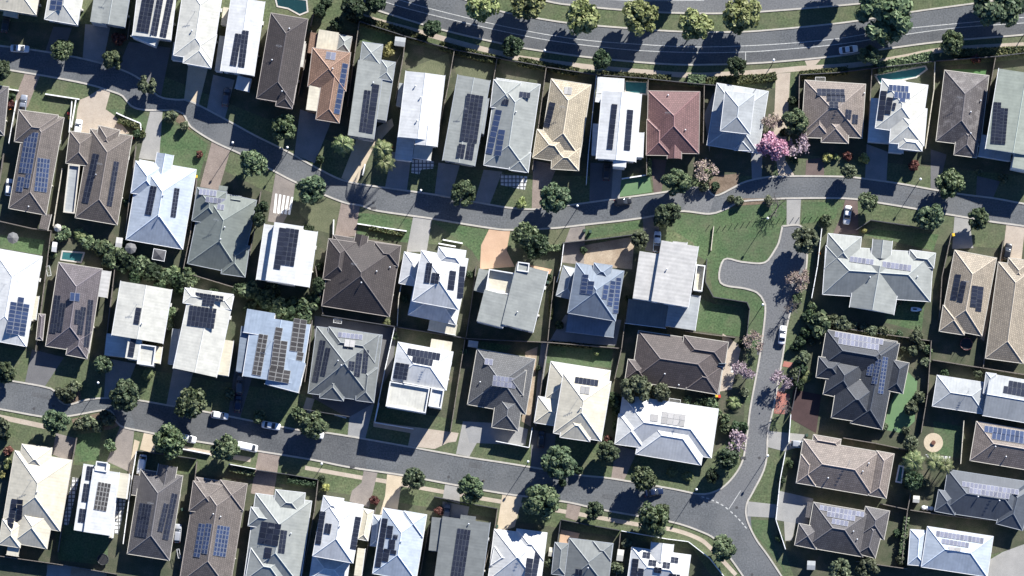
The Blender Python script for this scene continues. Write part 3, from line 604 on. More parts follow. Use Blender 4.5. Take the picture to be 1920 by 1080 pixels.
DRV={
 'conc':groundmat('drive_concrete',[(.3,(.24,.235,.22,1)),(.7,(.31,.30,.28,1))],.3,5,.15),
 'dconc':groundmat('drive_grey',[(.3,(.21,.21,.205,1)),(.7,(.27,.268,.26,1))],.3,5,.15),
 'dark':groundmat('drive_dark',[(.3,(.11,.108,.11,1)),(.7,(.14,.138,.138,1))],.3,5,.2),
 'tan':groundmat('drive_tan',[(.3,(.40,.33,.235,1)),(.7,(.50,.42,.31,1))],.3,5,.15),
 'peach':groundmat('drive_peach',[(.3,(.40,.265,.175,1)),(.7,(.48,.33,.225,1))],.3,5,.12),
 'sand':groundmat('drive_exposed',[(.3,(.33,.275,.22,1)),(.7,(.42,.36,.29,1))],.4,4,.18),
 'paver':groundmat('drive_paver',[(.3,(.185,.15,.128,1)),(.7,(.25,.205,.175,1))],.5,4,.25),
 'taupe':groundmat('drive_taupe',[(.3,(.17,.15,.135,1)),(.7,(.24,.21,.185,1))],.4,4,.2),
 'brown':groundmat('drive_brown',[(.3,(.10,.075,.068,1)),(.7,(.14,.105,.092,1))],.4,4,.2),
 'red':groundmat('tactile_red',[(.3,(.32,.13,.1,1)),(.7,(.36,.155,.12,1))],.4,4,.15),
 'red_shade':groundmat('drive_red_painted_shade',[(.3,(.048,.03,.03,1)),(.7,(.065,.04,.039,1))],.4,4,.2),  # red pavers darkened to paint in the shade of house and trees
 'dirt':groundmat('yard_dirt',[(.3,(.24,.18,.125,1)),(.7,(.38,.31,.23,1))],.3,3,.25),
 'turf':groundmat('synthetic_turf',[(.3,(.095,.165,.08,1)),(.7,(.12,.195,.095,1))],.4,5,.12),
 'dturf':groundmat('dark_turf',[(.3,(.06,.13,.05,1)),(.7,(.08,.16,.06,1))],.4,5,.12),
 'mulch':groundmat('garden_mulch',[(.3,(.11,.08,.055,1)),(.7,(.2,.15,.11,1))],.8,4,.4),
 'lawn':groundmat('lush_lawn',[(.25,(.045,.084,.036,1)),(.55,(.072,.11,.049,1)),(.8,(.115,.134,.068,1))],.3,2.2,.6,big=.15,bigk=.45,bigc=(.085,.092,.06)),
 'dry':groundmat('dry_lawn',[(.25,(.08,.09,.05,1)),(.55,(.105,.112,.065,1)),(.8,(.15,.14,.09,1))],.5,4,.4),
}
def crom(pts,sub=6):
    if len(pts)<3: return [Vector((p[0],p[1])) for p in pts]
    P=[Vector((p[0],p[1])) for p in pts]; out=[]
    for i in range(len(P)-1):
        a=P[i-1] if i>0 else P[i]*2-P[i+1]; b=P[i]; c=P[i+1]; d=P[i+2] if i+2<len(P) else P[i+1]*2-P[i]
        n=max(1,min(sub,int((c-b).length/8)))
        for k in range(n):
            t=k/n
            out.append(.5*((2*b)+(c-a)*t+(2*a-5*b+4*c-d)*t*t+(3*b-a-3*c+d)*t**3))
    out.append(P[-1]); return out
def sheet(name,pts,z,mat,kind='structure'):
    W=[at(p[0],p[1],0) for p in pts]; W=[Vector((w.x,w.y,z)) for w in W]
    tris=tessellate_polygon([W])
    mb=MB(); fs=[]
    for t in tris:
        a,b,c=[W[i] for i in t]
        fs.append(t if (b-a).cross(c-a).z>0 else (t[0],t[2],t[1]))
    mb.mesh(W,fs,0)
    o=build(name,mb,mat); o['kind']=kind; return o
def ribbon(name,pts,w,z0,z1,mat,kind='structure',smooth=True,off=0):
    """flat-topped strip along a pixel polyline; w metres wide"""
    L=crom(pts) if smooth else [Vector(p) for p in pts]
    W=[at(p.x,p.y,0).xy for p in L]
    mb=MB(); A=[];B=[]
    for i,p in enumerate(W):
        d=(W[min(i+1,len(W)-1)]-W[max(0,i-1)])
        if d.length<1e-5: d=Vector((1,0))
        d.normalize(); s=Vector((-d.y,d.x))
        A.append(p+s*(w/2+off)); B.append(p-s*(w/2-off))
    for i in range(len(W)-1):
        q=lambda v,z: Vector((v.x,v.y,z))
        a0,a1,b0,b1=A[i],A[i+1],B[i],B[i+1]
        mb.quad(q(b0,z1),q(b1,z1),q(a1,z1),q(a0,z1))
        if z1-z0>.01:
            mb.quad(q(a0,z1),q(a1,z1),q(a1,z0),q(a0,z0)); mb.quad(q(b1,z1),q(b0,z1),q(b0,z0),q(b1,z0))
    o=build(name,mb,mat)
    if kind: o['kind']=kind
    return o
gm=MB(); gm.quad((-900,-900,0),(900,-900,0),(900,900,0),(-900,900,0)); struct(build('ground',gm,GRASS))

# main road
mr_top=[(640,-75),(760,-40),(860,-5),(900,10),(942,22),(995,32),(1065,43),(1167,52),(1272,59),(1370,60),(1440,56.5),(1585,42),(1712,22),(1920,-8),(2050,-40)]
mr_bot=[(600,-20),(685,12),(797,47),(870,66),(942,82),(980,90),(1100,107),(1245,120),(1340,121),(1440,117),(1570,105),(1672,90),(1775,77),(1920,65),(2050,50)]
mu_bot=[(760,-80),(900,-35),(1025,2),(1090,11),(1160,18),(1260,24),(1360,25),(1440,21),(1610,7),(1700,-5),(1900,-40)]
sheet('main_road',crom(mr_top)+crom(mr_bot)[::-1],.016,ASPH)
sheet('upper_carriageway',crom(mu_bot)+[(1900,-120),(760,-140)],.016,ASPH2)
for l in (mr_top,mr_bot,mu_bot): ribbon('kerb',l,.4,0,.11,KERB)
PAINT=plain('road_paint',(.42,.42,.4),.7,0,.35,2)
T=lambda i,j,L:[(480*i+x/4,270*j+y/4) for x,y in L]
ln1=[(650,-22),(717,2),(802,26),(960,62.5)]+T(2,0,[(400,320),(900,375),(1400,395),(1720,390)])+T(3,0,[(0,380),(500,335),(950,270),(1400,210),(1920,172)])
ln2=[(690,-22),(750,0),(830,22),(960,52.5)]+T(2,0,[(500,295),(1000,335),(1400,352)])+T(3,0,[(0,335),(500,292),(980,220),(1920,130)])
for l in (ln1,ln2): ribbon('road_line',l,.16,.0,.0205,PAINT)
ribbon('road_line',[(1398,97.5),(1398,116)],.16,0,.0207,PAINT,smooth=False)
ribbon('road_line',[(1120,-2),(1200,1),(1320,0.5)],.16,0,.0205,PAINT)
fp=[(660,22),(697,36),(790,61),(870,83),(942,101),(970,108),(1100,125),(1210,135),(1310,141),(1440,134),(1500,128.5),(1600,122),(1690,108),(1772,93),(1920,84)]
ribbon('footpath',fp,1.25,0,.012,DRV['sand'])
sheet('footpath',[(1508,112),(1542,108),(1530,121),(1514,125)],.0135,DRV['sand'])
# upper street
us_n=[(-60,80),(0,86),(72,95),(155,110),(220,128),(262,148),(297,180),(330,187),(357,190),(425,225),(480,255),(535,282),(600,318),(650,340),(722,352),(815,365),(920,384),(960,390),(1007,392),(1065,385),(1145,374),(1227,363),(1315,351),(1340,367),(1375,352),(1400,340),(1455,331),(1575,331),(1620,335),(1685,344),(1747,355),(1802,364),(1865,372),(1920,382),(1990,393)]
us_s=[(-60,118),(0,128),(22,132),(100,145),(165,158),(205,170),(230,180),(245,198),(270,206),(332,208),(348,220),(357,237),(400,265),(450,288),(505,316),(555,342),(640,378),(675,385),(707,395),(775,405),(810,410),(915,427),(960,431),(1035,428),(1100,421),(1202,409),(1272,396),(1330,401),(1360,392),(1390,378),(1440,374),(1475,372),(1585,372),(1647,380),(1720,392),(1790,404),(1855,415),(1920,424),(1990,436)]
sheet('upper_street',crom(us_n)+crom(us_s)[::-1],.0165,ASPH)
sheet('road_patch',[(1305,353),(1318,352),(1340,368),(1330,400),(1278,395)],.0207,ASPH2)
sheet('road_patch',T(0,0,[(320,560),(460,500),(640,540),(660,625),(420,575)]),.0207,ASPH)
for l in (us_n,us_s): ribbon('kerb',l,.42,0,.11,KERB)
# side street and cul-de-sac
ss_w=[(1452,470),(1440,488),(1425,494),(1390,491),(1357,487),(1351,530),(1397,541),(1420,549),(1432,565),(1435,585),(1425,665),(1407,765),(1401,815),(1390,870),(1360,910),(1330,925),(1305,926)]
ss_e=[(1467,424),(1500,423),(1512,445),(1512,500),(1500,540),(1485,575),(1475,615),(1468,665),(1450,765),(1440,810),(1435,872),(1412,922),(1400,945),(1400,972),(1417,1010),(1440,1042),(1475,1095)]
ls_n=[(-60,702),(0,713),(20,714),(82,725),(102,733),(112,752),(130,759),(152,752),(182,747),(230,747),(270,752),(315,760),(385,772),(527,800),(560,806),(610,811),(672,821),(780,840),(875,857),(960,870),(1082,890),(1145,897),(1252,915),(1305,926)]
ls_s=[(-60,757),(0,767),(60,778),(90,782),(130,780),(195,769),(212,775),(225,798),(275,810),(360,826),(480,845),(585,862),(655,876),(755,891),(835,906),(942,925),(1055,940),(1125,955),(1205,969),(1265,980),(1310,995),(1342,1012),(1372,1050),(1400,1090)]
sheet('lower_street',crom(ls_n)+crom(ss_e[-6:][::-1] if 0 else [(1310,927),(1400,930),(1410,1000),(1440,1042),(1475,1095)],3)+crom(ls_s)[::-1],.0165,ASPH)
sheet('side_street',[(1462,450)]+crom(ss_w)+[(1330,980),(1405,985)]+crom(ss_e)[::-1][16:] if 0 else [(1462,452)]+crom(ss_w)+[(1320,940),(1399,958)]+[p for p in crom(ss_e)[::-1] if p.y<955],.0207,ASPH2)
for l in (ss_w,ss_e,ls_n,ls_s,[(1452,470),(1460,455),(1467,424)]): ribbon('kerb',l,.42,0,.11,KERB)
ribbon('road_line',[T(2,3,[(1715,440)])[0],T(2,3,[(1625,580)])[0]],.14,0,.0253,PAINT,smooth=False)
dm=MB()
D=T(2,3,[(1412,484),(1450,492),(1487,504),(1522,520),(1558,537),(1592,557),(1628,587),(1665,618),(1692,645),(1718,672),(1742,701),(1762,728)])
for i in range(len(D)-1):
    a=at(*D[i]).xy; b=at(*D[i+1]).xy; d=(b-a).normalized(); s=Vector((-d.y,d.x)); m=(a+b)/2
    P4=[m-d*.36-s*.13,m+d*.36-s*.13,m+d*.36+s*.13,m-d*.36+s*.13]
    dm.poly([Vector((p.x,p.y,.0254)) for p in P4])
struct(build('give_way_line',dm,PAINT))
lf=[(-20,779),(0,782),(85,800)]; ribbon('footpath',lf,1.2,0,.012,DRV['sand'])
ribbon('footpath',[(300,832),(345,841),(390,849),(470,862)],1.2,0,.012,DRV['sand'])
ribbon('footpath',[(572,877),(680,896),(720,902),(830,922),(942,941),(1045,957),(1120,970),(1205,985),(1265,994),(1310,1010),(1332,1027),(1380,1078)],1.0,0,.012,DRV['sand'])
ASPH3=groundmat('asphalt_dark',[(.3,(.066,.07,.074,1)),(.7,(.095,.098,.101,1))],.16,2.6,.5,rough=.8,big=.08,bigk=.5,bigc=(.115,.117,.118))
cn=[p for p in crom(ls_n) if 232<p.x<690]; cs=[p for p in crom(ls_s) if 250<p.x<688]
sheet('road_patch',cn+cs[::-1],.0207,ASPH3)
l1=[p for p in crom(ln1) if p.x>700]; b1=[p for p in crom(mr_bot) if p.x>690]
sheet('parking_lane',l1+b1[::-1],.0185,ASPH3)
for q in ([(1150,389),(1185,384),(1187,392),(1152,397)],[(470,286),(492,298),(486,305),(464,292)],[(880,866),(905,870),(903,880),(878,876)],[(1422,640),(1432,642),(1429,668),(1419,665)],[(1700,362),(1730,368),(1728,376),(1698,370)],[(60,735),(95,742),(93,750),(58,743)],[(1130,925),(1165,931),(1163,940),(1128,934)]): sheet('road_patch',q,.0213,ASPH3)
# manhole covers on the roads
mh=plain('manhole_iron',(.045,.045,.047),.7)
for p in T(1,1,[(880,440)])+T(0,2,[(255,905),(400,885)])+T(1,3,[(1445,337)])+T(2,3,[(1855,195),(1685,567),(1800,1070)])+T(2,3,[]):
    q=at(*p); m_=MB(); m_.tube([(q.x,q.y,.0),(q.x,q.y,.028)],[.36,.36],14); struct(build('manhole_cover',m_,mh))
for p,wd in ((T(1,1,[(880,482)])[0],.5),(T(1,3,[(722,262)])[0],.5),(T(2,3,[(1735,195)])[0],.5)):
    q=at(*p); m_=MB(); m_.box(q,(1,0),(0,1),.6,.35,0,.118); struct(build('drain_inlet',m_,mh))

drives=[
('dark',[(100,50),(135,52),(118,102),(85,96)]),('dconc',[(160,45),(207,50),(193,118),(155,108)]),('dark',[(242,78),(320,90),(302,180),(268,150),(222,126)]),
('tan',[(353,122),(390,127),(372,200),(345,188)]),('dconc',[(400,140),(440,150),(422,222),(388,204)]),('dconc',[(563,205),(622,225),(590,306),(552,290)]),
('tan',[(668,262),(735,222),(738,236),(700,278),(668,346),(640,334)]),('dconc',[(735,285),(772,285),(763,356),(722,351)]),('dconc',[(822,305),(862,310),(845,370),(815,364)]),
('dconc',[(907,318),(942,322),(918,384),(890,378)]),('paver',[(1000,300),(1045,310),(1014,391),(997,391)]),('dark',[(1107,305),(1150,307),(1147,373),(1105,379)]),
('conc',[(1150,305),(1167,310),(1162,371),(1146,373)]),('turf',[(1165,336),(1218,330),(1223,360),(1162,369)]),('brown',[(1220,298),(1250,300),(1240,361),(1226,362)]),
('mulch',[(1340,330),(1385,325),(1384,348),(1342,365),(1322,350)]),('sand',[(1455,138),(1482,136),(1478,205),(1472,300),(1490,329),(1460,331),(1450,260)]),
('conc',[(1475,373),(1502,373),(1499,424),(1475,421)]),('dconc',[(1408,285),(1430,275),(1428,336),(1410,338)]),('brown',[(1512,300),(1545,295),(1545,330),(1510,330)]),
('dconc',[(1625,270),(1665,285),(1662,341),(1622,335)]),('dark',[(1745,280),(1775,290),(1760,355),(1745,353)]),('dark',[(1832,330),(1875,340),(1862,371),(1830,367)]),
('paver',[(47,137),(75,142),(52,200),(30,215),(30,178)]),('sand',[(190,165),(207,172),(198,205),(214,216),(243,250),(185,258),(140,250),(145,205),(150,187),(163,182)]),
('conc',[(282,207),(305,208),(298,302),(260,297)]),('paver',[(397,266),(432,281),(410,357),(375,350)]),('taupe',[(517,323),(554,341),(548,385),(530,420),(502,415)]),
('paver',[(640,378),(675,385),(666,443),(627,445)]),('conc',[(775,405),(810,410),(800,472),(762,472)]),('peach',[(918,428),(957,431),(950,470),(965,500),(900,505),(902,460)]),
('taupe',[(1070,425),(1097,421),(1095,497),(1053,492),(1055,465)]),('dirt',[(1095,460),(1190,443),(1185,505),(1095,497)]),('dark',[(1205,409),(1237,403),(1233,475),(1210,470)]),
('brown',[(1585,373),(1608,374),(1610,440),(1562,438),(1577,405)]),('conc',[(1790,404),(1817,409),(1825,465),(1785,467)]),('sand',[(1887,419),(1922,425),(1915,490),(1880,480)]),
('dark',[(60,655),(120,670),(84,725),(47,716)]),('dconc',[(200,672),(255,682),(230,747),(195,745)]),('dconc',[(325,690),(362,700),(342,765),(312,759)]),('dark',[(440,690),(475,700),(450,785),(428,779)]),
('dconc',[(655,782),(702,755),(685,822),(652,816)]),('sand',[(700,790),(860,812),(855,828),(840,830),(815,842),(765,836),(770,812),(700,800)]),('conc',[(868,790),(912,798),(880,856),(855,851)]),('dark',[(997,805),(1042,815),(1036,880),(995,874)]),
('paver',[(1155,835),(1195,845),(1170,901),(1146,897)]),('red',[(1470,677),(1487,680),(1485,690),(1467,687)]),('red',[(1457,732),(1481,740),(1476,777),(1451,775)]),
('mulch',[(134,786),(165,779),(196,771),(226,797),(205,806),(140,806)]),('mulch',[(103,732),(150,722),(152,750),(132,757),(114,751)]),('mulch',[(1385,372),(1440,372),(1440,382),(1380,386)]),('mulch',[(318,212),(340,214),(352,230),(358,245),(330,228)]),
('red_shade',[(1487,730),(1540,740),(1530,812),(1482,785)]),('conc',[(1441,808),(1512,815),(1500,838),(1470,846),(1438,838)]),('conc',[(1402,940),(1457,946),(1452,971),(1401,968)]),
('dconc',[(1460,920),(1525,935),(1515,985),(1455,975)]),('conc',[(1470,976),(1493,976),(1485,1013),(1472,1014)]),('conc',[(1825,1085),(1855,1050),(1880,1035),(1935,1015),(1935,1090)]),
('taupe',[(105,812),(143,822),(132,866),(98,852)]),('taupe',[(225,800),(252,806),(243,885),(200,865)]),('tan',[(252,824),(262,828),(246,890),(241,888)]),('tan',[(270,811),(298,816),(290,850),(262,843)]),
('paver',[(485,847),(525,852),(512,934),(470,925)]),('taupe',[(682,882),(708,886),(692,952),(655,940),(660,920),(678,905)]),('tan',[(726,888),(755,892),(745,958),(712,965),(722,930)]),
('conc',[(835,906),(862,911),(862,945),(830,935)]),('dconc',[(830,940),(880,950),(875,972),(828,972)]),('tan',[(942,926),(980,931),(965,988),(930,1000)]),
('paver',[(1064,943),(1090,948),(1082,977),(1060,970)]),('peach',[(1052,993),(1087,1000),(1080,1020),(1048,1018)]),
('dirt',[(88,1058),(135,1062),(200,1075),(200,1085),(88,1085)]),('conc',[(90,1060),(135,1062),(130,1085),(86,1085)]),
('dconc',[(1320,215),(1335,180),(1345,165),(1330,285)]),('dirt',[(742,118),(755,95),(742,122),(712,110)]),
('dark',[(590,592),(745,615),(735,690),(700,755),(655,785),(585,745)]),('dconc',[(1060,590),(1165,600),(1155,648),(1030,640)]),
('dconc',[(870,790),(960,795),(990,805),(985,835),(880,830)]),('peach',[(968,492),(1035,505),(1030,515),(965,505)]),
('sand',[(1355,625),(1390,650),(1372,730),(1345,735)]),('dconc',[(1015,640),(1030,640),(1005,800),(1000,790)]),('dirt',[(985,660),(1008,650),(995,800),(978,790)]),
('dirt',[(1878,465),(1884,470),(1845,640),(1838,635)]),('conc',[(575,745),(590,748),(580,780),(565,775)]),
]
for i,(k,p) in enumerate(drives): sheet({'turf':'synthetic_turf','mulch':'garden_bed','dirt':'bare_yard','red':'red_crossing'}.get(k,'driveway'),p,.024+.0006*(i%7)+(.004 if k in('red','peach','turf') else 0),DRV[k])
lawns=[('lawn',[(1250,425),(1265,402),(1330,404),(1400,382),(1475,378),(1474,425),(1460,460),(1450,485),(1425,492),(1357,486),(1350,531),(1397,542),(1428,552),(1433,575),(1428,660),(1402,650),(1402,580),(1340,560),(1325,490),(1310,480),(1300,455)]),
('lawn',[(1340,570),(1398,578),(1393,632),(1305,620),(1312,560)]),('turf',[(1700,695),(1720,715),(1715,790),(1690,812),(1655,805),(1668,760)]),
('dry',[(762,130),(840,100),(848,145),(830,150),(775,135)]),('dry',[(850,108),(930,122),(920,150),(855,140)]),('lawn',[(675,50),(760,75),(745,85),(675,78)]),
('lawn',[(1660,545),(1735,560),(1728,622),(1660,605)]),('dry',[(1020,430),(1068,427),(1065,455),(1022,462)]),('lawn',[(0,440),(85,450),(78,478),(0,465)]),
('lawn',[(200,205),(250,205),(270,212),(280,225),(275,255),(215,215)]),('dry',[(25,132),(45,136),(38,165),(5,158)]),('lawn',[(300,225),(345,240),(390,270),(372,340),(300,300)]),
('lawn',[(1097,430),(1204,412),(1202,428),(1100,448)]),('lawn',[(142,815),(190,810),(185,862),(140,868)]),('dturf',[(1785,130),(1850,130),(1848,145),(1780,142)]),
('lawn',[(1640,430),(1760,440),(1750,470),(1620,440)]),('lawn',[(1505,378),(1580,380),(1565,410),(1502,420)]),('lawn',[(1405,975),(1415,1000),(1475,1075),(1450,1020),(1440,975)]),
('lawn',[(885,470),(812,415),(915,432),(898,490)]),('lawn',[(690,400),(775,412),(768,455),(670,445),(672,400)]),('dry',[(560,345),(640,380),(625,440),(590,430),(562,400)]),('lawn',[(1010,640),(1150,655),(1145,690),(1015,680)]),
('lawn',[(900,640),(960,648),(950,660),(895,655)]),('lawn',[(100,980),(150,985),(205,1000),(200,1060),(110,1050)]),('lawn',[(1750,790),(1805,800),(1800,860),(1755,850)])]
for i,(k,p) in enumerate(lawns): sheet('lawn' if k!='turf' else 'synthetic_turf',p,.0035+.0006*(i%5),DRV[k])
# yards between houses: worn soil and patchy grass
for i,p in enumerate([[(0,40),(650,60),(760,80),(940,118),(1120,148),(1320,165),(1460,165),(1450,330),(1010,330),(720,300),(480,215),(300,140),(0,75)],
  [(1490,145),(1750,125),(1930,110),(1930,330),(1500,290)],[(0,200),(260,240),(480,350),(760,455),(1050,470),(1320,480),(1320,540),(1400,640),(1395,790),(1330,860),(1100,830),(700,760),(0,650)],
  [(1530,440),(1930,470),(1930,1020),(1700,1085),(1490,1085),(1450,975),(1500,800)],[(0,860),(480,900),(1050,990),(1300,1030),(1340,1090),(0,1090)]]):
    sheet('yard',p,.0018+.0002*i,YARD)
# white pavers set in gravel
PAV=None
m,nt,b=newmat('white_pavers'); tc=N(nt,'ShaderNodeTexCoord'); br=N(nt,'ShaderNodeTexBrick',offset=0)
nt.links.new(tc.outputs['Object'],br.inputs['Vector']); br.inputs['Scale'].default_value=1; br.inputs['Brick Width'].default_value=.95; br.inputs['Row Height'].default_value=.95; br.inputs['Mortar Size'].default_value=.14
br.inputs['Color1'].default_value=(.62,.62,.6,1); br.inputs['Color2'].default_value=(.55,.55,.53,1); br.inputs['Mortar'].default_value=(.1,.1,.1,1)
nt.links.new(br.outputs['Color'],b.inputs['Base Color']); PAV=m
for p in ([(773,297),(815,303),(812,316),(790,318),(786,327),(771,324)],[(936,326),(990,331),(984,356),(939,347)],[(1735,852),(1782,856),(1780,867),(1745,864)],[(1370,685),(1388,688),(1384,700),(1370,698)],[(136,895),(148,897),(128,985),(118,983)],[(222,935),(236,938),(222,1002),(212,1000)]): sheet('stepping_pavers',p,.030,PAV)
wb=MB()
for x in range(5):
    a=T(1,1,[(145+x*30,372+x*6),(160+x*30,374+x*6),(148+x*27,520+x*3),(130+x*27,515+x*3)])
    wb.poly([Vector((at(*p).x,at(*p).y,.0315)) for p in a][::-1])
struct(build('driveway_strips',wb,WHITEP))
# ------------------------------------------------------------------ helpers for labels
def nearest(px,py,skip=()):
    best=None
    for h in HOUSES:
        if h['short'] in skip: continue
        d=(h['px'][0]-px)**2+(h['px'][1]-py)**2
        if best is None or d<best[0]: best=(d,h)
    return best[1]
def where(px,py):
    h=nearest(px,py); dx,dy=px-h['px'][0],py-h['px'][1]
    w=('left of' if dx<0 else 'right of') if abs(dx)>abs(dy) else ('above' if dy<0 else 'below')
    return w+' '+h['short']
# ------------------------------------------------------------------ fences
FENCES=[]
def fence(pts,h=1.7,mat='timber',word=None,posts=True):
    W=[at(p[0],p[1],0).xy for p in pts]
    base=Vector((W[0].x,W[0].y,0))
    root=empty('fence' if mat!='wall' else 'garden_wall',base)
    mb=MB(); PP=[]; t=.05 if mat!='wall' else .11
    for i in range(len(W)-1):
        d=W[i+1]-W[i]; L=d.length; u=d/L; v=Vector((-u.y,u.x)); c=(W[i]+W[i+1])/2
        mb.box(c,u,v,L/2-.07,t,0,h-.02*i)
        if mat!='wall': mb.box(c,u,v,L/2-.08,t+.035,h+.001-.02*i,h+.05-.02*i,1)
        else: mb.box(c,u,v,L/2-.06,t+.03,h+.001,h+.06,1)
        n=max(1,int(L/2.6))
        if i==0: PP.append((W[0],u))
        for k in range(1,n+1):
            PP.append((W[i]+d*(k/n),u))
    M={'timber':(TIMBER,plain('fence_cap',(.15,.13,.11),.85)),'dark':(plain('dark_fence',(.045,.045,.05),.7),plain('dark_fence_cap',(.06,.06,.065),.6)),
       'white':(plain('white_fence',(.55,.54,.5),.7),WHITEP),'cream':(plain('cream_fence',(.45,.40,.31),.7),plain('cream_cap',(.5,.46,.37),.7)),'wall':(plain('rendered_wall',(.5,.48,.43),.8),WHITEP)}[mat]
    build('panel',mb,list(M),root,base)
    if mat!='wall':
        pb=MB(); pb.box((0,0),(1,0),(0,1),.068,.09,0,h+.1); pme=pb.data('post',[M[0]])
        for q,u in PP:
            o=link('post',pme,root,(q.x-base.x,q.y-base.y,0)); o.rotation_euler.z=math.atan2(u.y,u.x)
    m=pts[len(pts)//2] if len(pts)>2 else ((pts[0][0]+pts[1][0])/2,(pts[0][1]+pts[1][1])/2)
    desc=word or {'timber':'weathered timber paling fence','dark':'dark metal panel fence','white':'white slatted fence','cream':'cream panel fence','wall':'low white rendered wall'}[mat]
    FENCES.append((root,m,desc)); root['category']='fence' if mat!='wall' else 'wall'
    return root
F=fence
for pts,mt in [
 ([(674,44),(666,100),(652,200)],'timber'),([(761,72),(756,110),(742,188)],'timber'),([(852,97),(840,165),(822,250)],'timber'),([(932,112),(920,185)],'timber'),([(1024,129),(1010,235),(998,320)],'timber'),
 ([(1118,144),(1103,290),(1099,347)],'white'),([(1215,151),(1212,240),(1212,330)],'timber'),([(1320,162),(1318,270)],'timber'),([(1498,143),(1496,255)],'timber'),([(1634,131),(1626,260)],'timber'),([(1752,118),(1750,170),(1734,280)],'cream'),([(1865,110),(1850,195)],'timber'),
 ([(674,42),(760,70),(851,95),(942,112),(1023,127)],'dark'),([(1026,128),(1118,142),(1214,149)],'dark'),([(1217,150),(1318,160),(1358,163)],'dark'),([(1500,142),(1570,138),(1632,130)],'dark'),([(1636,130),(1750,117)],'dark'),([(1754,116),(1863,108),(1940,99)],'dark'),
 ([(590,22),(583,50)],'timber'),([(480,25),(470,140)],'timber'),([(585,60),(560,180)],'timber'),([(405,20),(395,110)],'timber'),([(245,40),(240,75)],'timber'),
 # second row
 ([(8,290),(0,345)],'timber'),([(118,318),(101,425)],'cream'),([(32,190),(18,270)],'white'),([(136,192),(131,250)],'white'),([(0,416),(62,430),(97,434)],'timber'),([(256,275),(236,440)],'timber'),([(370,335),(358,440),(345,505)],'timber'),([(490,360),(480,420)],'timber'),
 ([(97,436),(85,530),(68,660)],'timber'),([(217,500),(200,640)],'timber'),([(360,516),(400,528),(440,540)],'timber'),([(478,430),(462,515)],'timber'),([(592,500),(606,590)],'timber'),([(765,470),(748,560),(745,612)],'cream'),([(604,592),(745,614),(872,635)],'dark'),
 ([(740,616),(722,695),(703,790)],'white'),([(872,637),(862,700),(845,810)],'timber'),([(586,602),(580,660),(572,717)],'timber'),([(874,636),(1026,643),(1160,654)],'timber'),([(1027,645),(1018,700),(1005,800)],'timber'),([(1172,600),(1165,655),(1152,712)],'timber'),([(893,500),(884,570),(874,633)],'timber'),([(1040,520),(1034,570),(1027,640)],'timber'),
 ([(1057,459),(1052,500),(1044,530)],'white'),([(1055,457),(1120,450),(1190,441)],'dark'),([(1325,487),(1322,530),(1337,558),(1400,568),(1405,580),(1399,638)],'dark'),([(1285,622),(1335,629),(1378,634)],'timber'),
 ([(1540,430),(1532,500),(1521,560)],'white'),([(1783,438),(1765,520),(1760,600)],'timber'),([(1880,452),(1862,560),(1842,690)],'timber'),([(1562,614),(1650,627),(1742,640)],'timber'),([(1745,640),(1738,740),(1726,812)],'timber'),([(1747,676),(1835,690),(1930,705)],'timber'),
 ([(1605,432),(1632,414),(1700,424),(1750,433)],'dark'),
 # right block
 ([(1706,928),(1700,960),(1690,1055)],'timber'),([(1580,822),(1640,832),(1702,845)],'timber'),([(1650,945),(1700,956)],'timber'),([(1706,957),(1780,968),(1855,976)],'timber'),([(1472,848),(1462,900),(1454,975),(1472,1030)],'white'),([(1605,1053),(1650,1060),(1700,1067)],'timber'),([(1806,790),(1800,870)],'cream'),([(1482,778),(1478,830)],'white'),([(1500,690),(1484,770)],'dark'),
 # bottom row
 ([(145,822),(134,880),(110,1035)],'timber'),([(257,847),(248,900),(232,1020)],'white'),([(370,866),(360,960),(338,1070)],'timber'),([(0,1043),(107,1058),(220,1077)],'timber'),([(259,846),(310,853),(368,861)],'dark'),([(430,871),(480,880)],'white'),([(482,882),(540,890),(596,900)],'dark'),([(597,902),(590,960),(568,1075)],'timber'),
 ([(705,952),(695,1000),(680,1078)],'timber'),([(805,985),(788,1078)],'timber'),([(815,932),(870,943),(932,954)],'dark'),([(933,955),(928,990),(905,1078)],'timber'),([(1052,975),(1100,984),(1162,995)],'dark'),([(1051,978),(1042,1040)],'dark'),([(1165,996),(1250,1011),(1290,1016),(1330,1047),(1360,1085)],'white'),([(1163,1000),(1155,1080)],'timber'),
 ([(1338,425),(1333,470)],'cream'),([(711,757),(703,793),(775,805)],'white'),([(930,828),(992,840),(998,803)],'white'),([(570,768),(610,775),(655,782)],'dark'),
 ]: F(pts,1.75 if pts[0]!=(1338,425) else .6,mt)
for pts in [[(0,165),(36,171)],[(85,177),(150,187)],[(143,188),(134,240)],[(218,212),(235,220),(264,232),(265,245)],[(626,412),(625,445)],[(670,420),(715,427),(763,434)],[(830,450),(868,457)],[(822,457),(855,463)],[(575,770),(585,772)],[(627,778),(650,784)],[(1165,336),(1211,329)],[(685,308),(680,330)],[(342,842),(395,852)],[(640,448),(632,445),(627,470)] ]:
    F(pts,.75,'wall',None)
